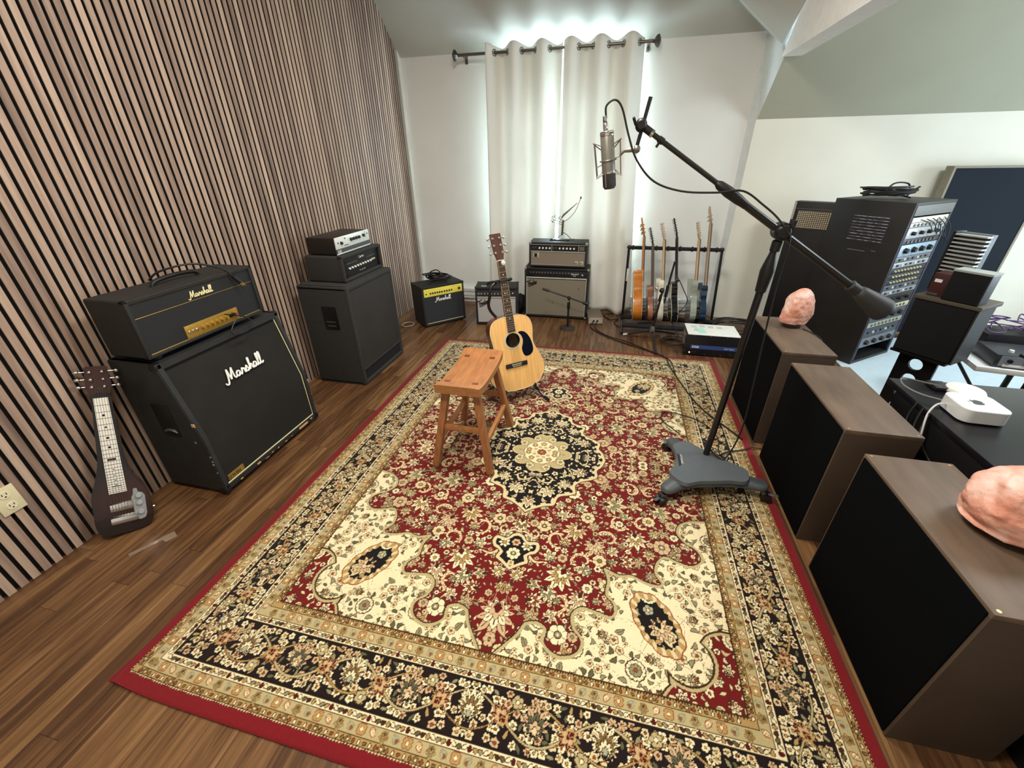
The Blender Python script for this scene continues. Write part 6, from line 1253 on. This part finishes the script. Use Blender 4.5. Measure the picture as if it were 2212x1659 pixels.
RT = thing('router', 'white rounded router on the dark desk behind the small computer', 'router', (1.475, 1.885, .641), -.15); obj('shell', lathe(NB(), [(0, 0), (.060, 0), (.066, .010), (.060, .020), (.045, .025), (0, .026)], (0, 0, 0), (0, 0, 1), 28), mat('router_white', 'e2e0d6', .35), RT); obj('vent_band', lathe(NB(), [(.0655, .004), (.0665, .006), (.0665, .010), (.0655, .012)], (0, 0, 0), (0, 0, 1), 28), mat('pale_grey', 'bcbcb6', .5), RT)
tag(obj('power_adapter', box(NB(), 1.37, 1.43, 1.88, 1.95, .641, .658, .004), mat('adapter_dark', '1c1a1c', .4)), 'flat black adapter with a white mark on the desk, left of the router', 'adapter')
floor_cable('white cable bending over the desk edge left of the small computer', [(1.32, 1.72, .665), (1.27, 1.70, .67), (1.235, 1.67, .64), (1.225, 1.64, .58), (1.228, 1.62, .50)], .0035, name='desk_cable').data.materials[0] = mat('white_cable', 'c9c9c6', .5)
floor_cable('grey cable looping on the desk behind the small computer', [(1.40, 1.90, .655), (1.32, 1.93, .66), (1.26, 1.92, .67), (1.24, 1.86, .665), (1.27, 1.80, .66), (1.325, 1.76, .66)], .0035, name='desk_cable').data.materials[0] = mat('grey_cable', '6c6a66', .5)
rnd = random.Random(3); 
for k in range(3): floor_cable('black cable hanging down the side of the dark desk towards the floor, one of several', [(1.24, 1.75 - k * .04, .645), (1.218, 1.72 - k * .05, .55), (1.205 + .003 * k, 1.60 - k * .07 + rnd.uniform(-.08, .08), .40 + .03 * k), (1.21, 1.50 + rnd.uniform(-.25, .2), .35), (1.205, 1.35 + rnd.uniform(-.25, .25), .22), (1.21, 1.5 - k * .1, .01)], .004, name='desk_cable')['group'] = 'cables at the desk side'
CS = thing('black_case', 'black box on the dark desk beside the large salt lamp', 'case', (1.50, 1.10, .641)); obj('body', box(NB(), -.10, .25, -.15, .16, 0, .12, .008), mat('case_violet_black', '14121c', .4), CS)
# pale workbench behind with mixer and cables
TB = thing('workbench', 'white-topped workbench on black legs, behind the desk', 'table', (1.97, 2.674, -.05), -.15); obj('tabletop', boxo(.10, 1.6, 0, .55, .470, .500, .003), mat('white_top', 'dfe3e4', .4), TB)
for x in (.55, 1.5):
    for y in (.05, .48): obj('leg', cyl(NB(), (x, y, .056), (x, y, .47), .016), satin, TB)
for a, b_ in (((.17, .06, .05), (.5, .06, .46)), ((.5, .48, .05), (.17, .48, .46))): obj('brace', cyl(NB(), a, b_, .010), satin, TB)
MX = thing('mixer', 'black and silver mixing unit with rows of knobs on the white bench', 'mixer', (2.14, 2.67, .451), -.15); obj('case', box(NB(), 0, .75, 0, .22, 0, .075, .004), mat('mixer_dark', '33363c', .4), MX); obj('face', boxo(.02, .73, -.003, 0, .012, .070), mat('mixer_silver', '8e99a6', .4, .3), MX); knobs(10, (.08, .06, .075), (.68, .06, .075), (0, 0, 1), .012, .014, white, MX); knobs(10, (.06, -.003, .045), (.70, -.003, .045), (0, -1, 0), .011, .012, black, MX); obj('key_row', boxo(.04, .72, -.008, 0, .010, .022), white, MX)
bm = NB(); rnd = random.Random(9)
for k in range(14):
    c_ = Vector((2.45 + rnd.uniform(-.16, .22), 2.98 + rnd.uniform(-.07, .07), .57)); P = [c_ + Vector((rnd.uniform(-.12, .12), rnd.uniform(-.05, .05), rnd.uniform(0, .09))) for _ in range(6)]; tube(bm, crom(P, 5), .004, 5)
CT = tag(obj('cable_tangle', bm, mat('purple_cable', '5d3f72', .45)), 'tangle of purple cables piled behind the mixing unit', 'cables', kind='stuff')
tag(obj('crate', box(NB(), 2.22, 2.90, 2.90, 3.08, .451, .565, .004), mat('crate_dark', '1d1b20', .5)), 'dark flat box under the purple cable tangle on the white bench', 'box').rotation_euler = (0, 0, 0)
tag(obj('white_connector_box', box(NB(), 2.72, 2.85, 2.94, 3.02, .566, .60, .004), white), 'small white box beside the purple cable tangle', 'box')
tag(obj('floor_surface', boxo(1.88, 3.75, 2.72, 4.30, 0.0005, .006), mat('daylit_floor_blue', 'b9cbd3', .5, spec=.4)), 'pale blue sheet imitating daylight on the floor beneath the bench and monitor stand', 'mat')  # added pale sheet; its colour stands in for daylight on the bare floor

bm = NB(); bmesh.ops.create_icosphere(bm, subdivisions=4, radius=1.0)
for v in bm.verts:
    n = 1 + .22 * noise.noise(v.co * 2.1); v.co = Vector((-.985 + v.co.x * .075 * n, 4.36 + v.co.y * .10 * n, .105 + v.co.z * .105 * (1 + .12 * noise.noise(v.co * 3))))
    v.co.z = max(v.co.z, .001)
tag(obj('cloth_bag', bm, mat('bag_black', '101012', .8, bump=.6, bscale=90)), 'soft black bag on the floor between the small and large combo amps', 'bag')
MA = thing('microphone_stand', 'thin black boom arm stand crossing in front of the white bench', 'microphone stand', (2.02, 2.30, .001))
obj('pole', cyl(NB(), (0, 0, .01), (0, 0, .60), .009), satin, MA); obj('boom', cyl(NB(), (-.06, .04, .655), (.42, -.22, .46), .008), satin, MA); obj('joint', ball(NB(), (0, 0, .62), .018), black, MA)
for a in (.3, 2.4, 4.5): obj('leg', tube(NB(), [(0, 0, .16), (.16 * math.cos(a), .16 * math.sin(a), .010)], .008, 8), satin, MA)
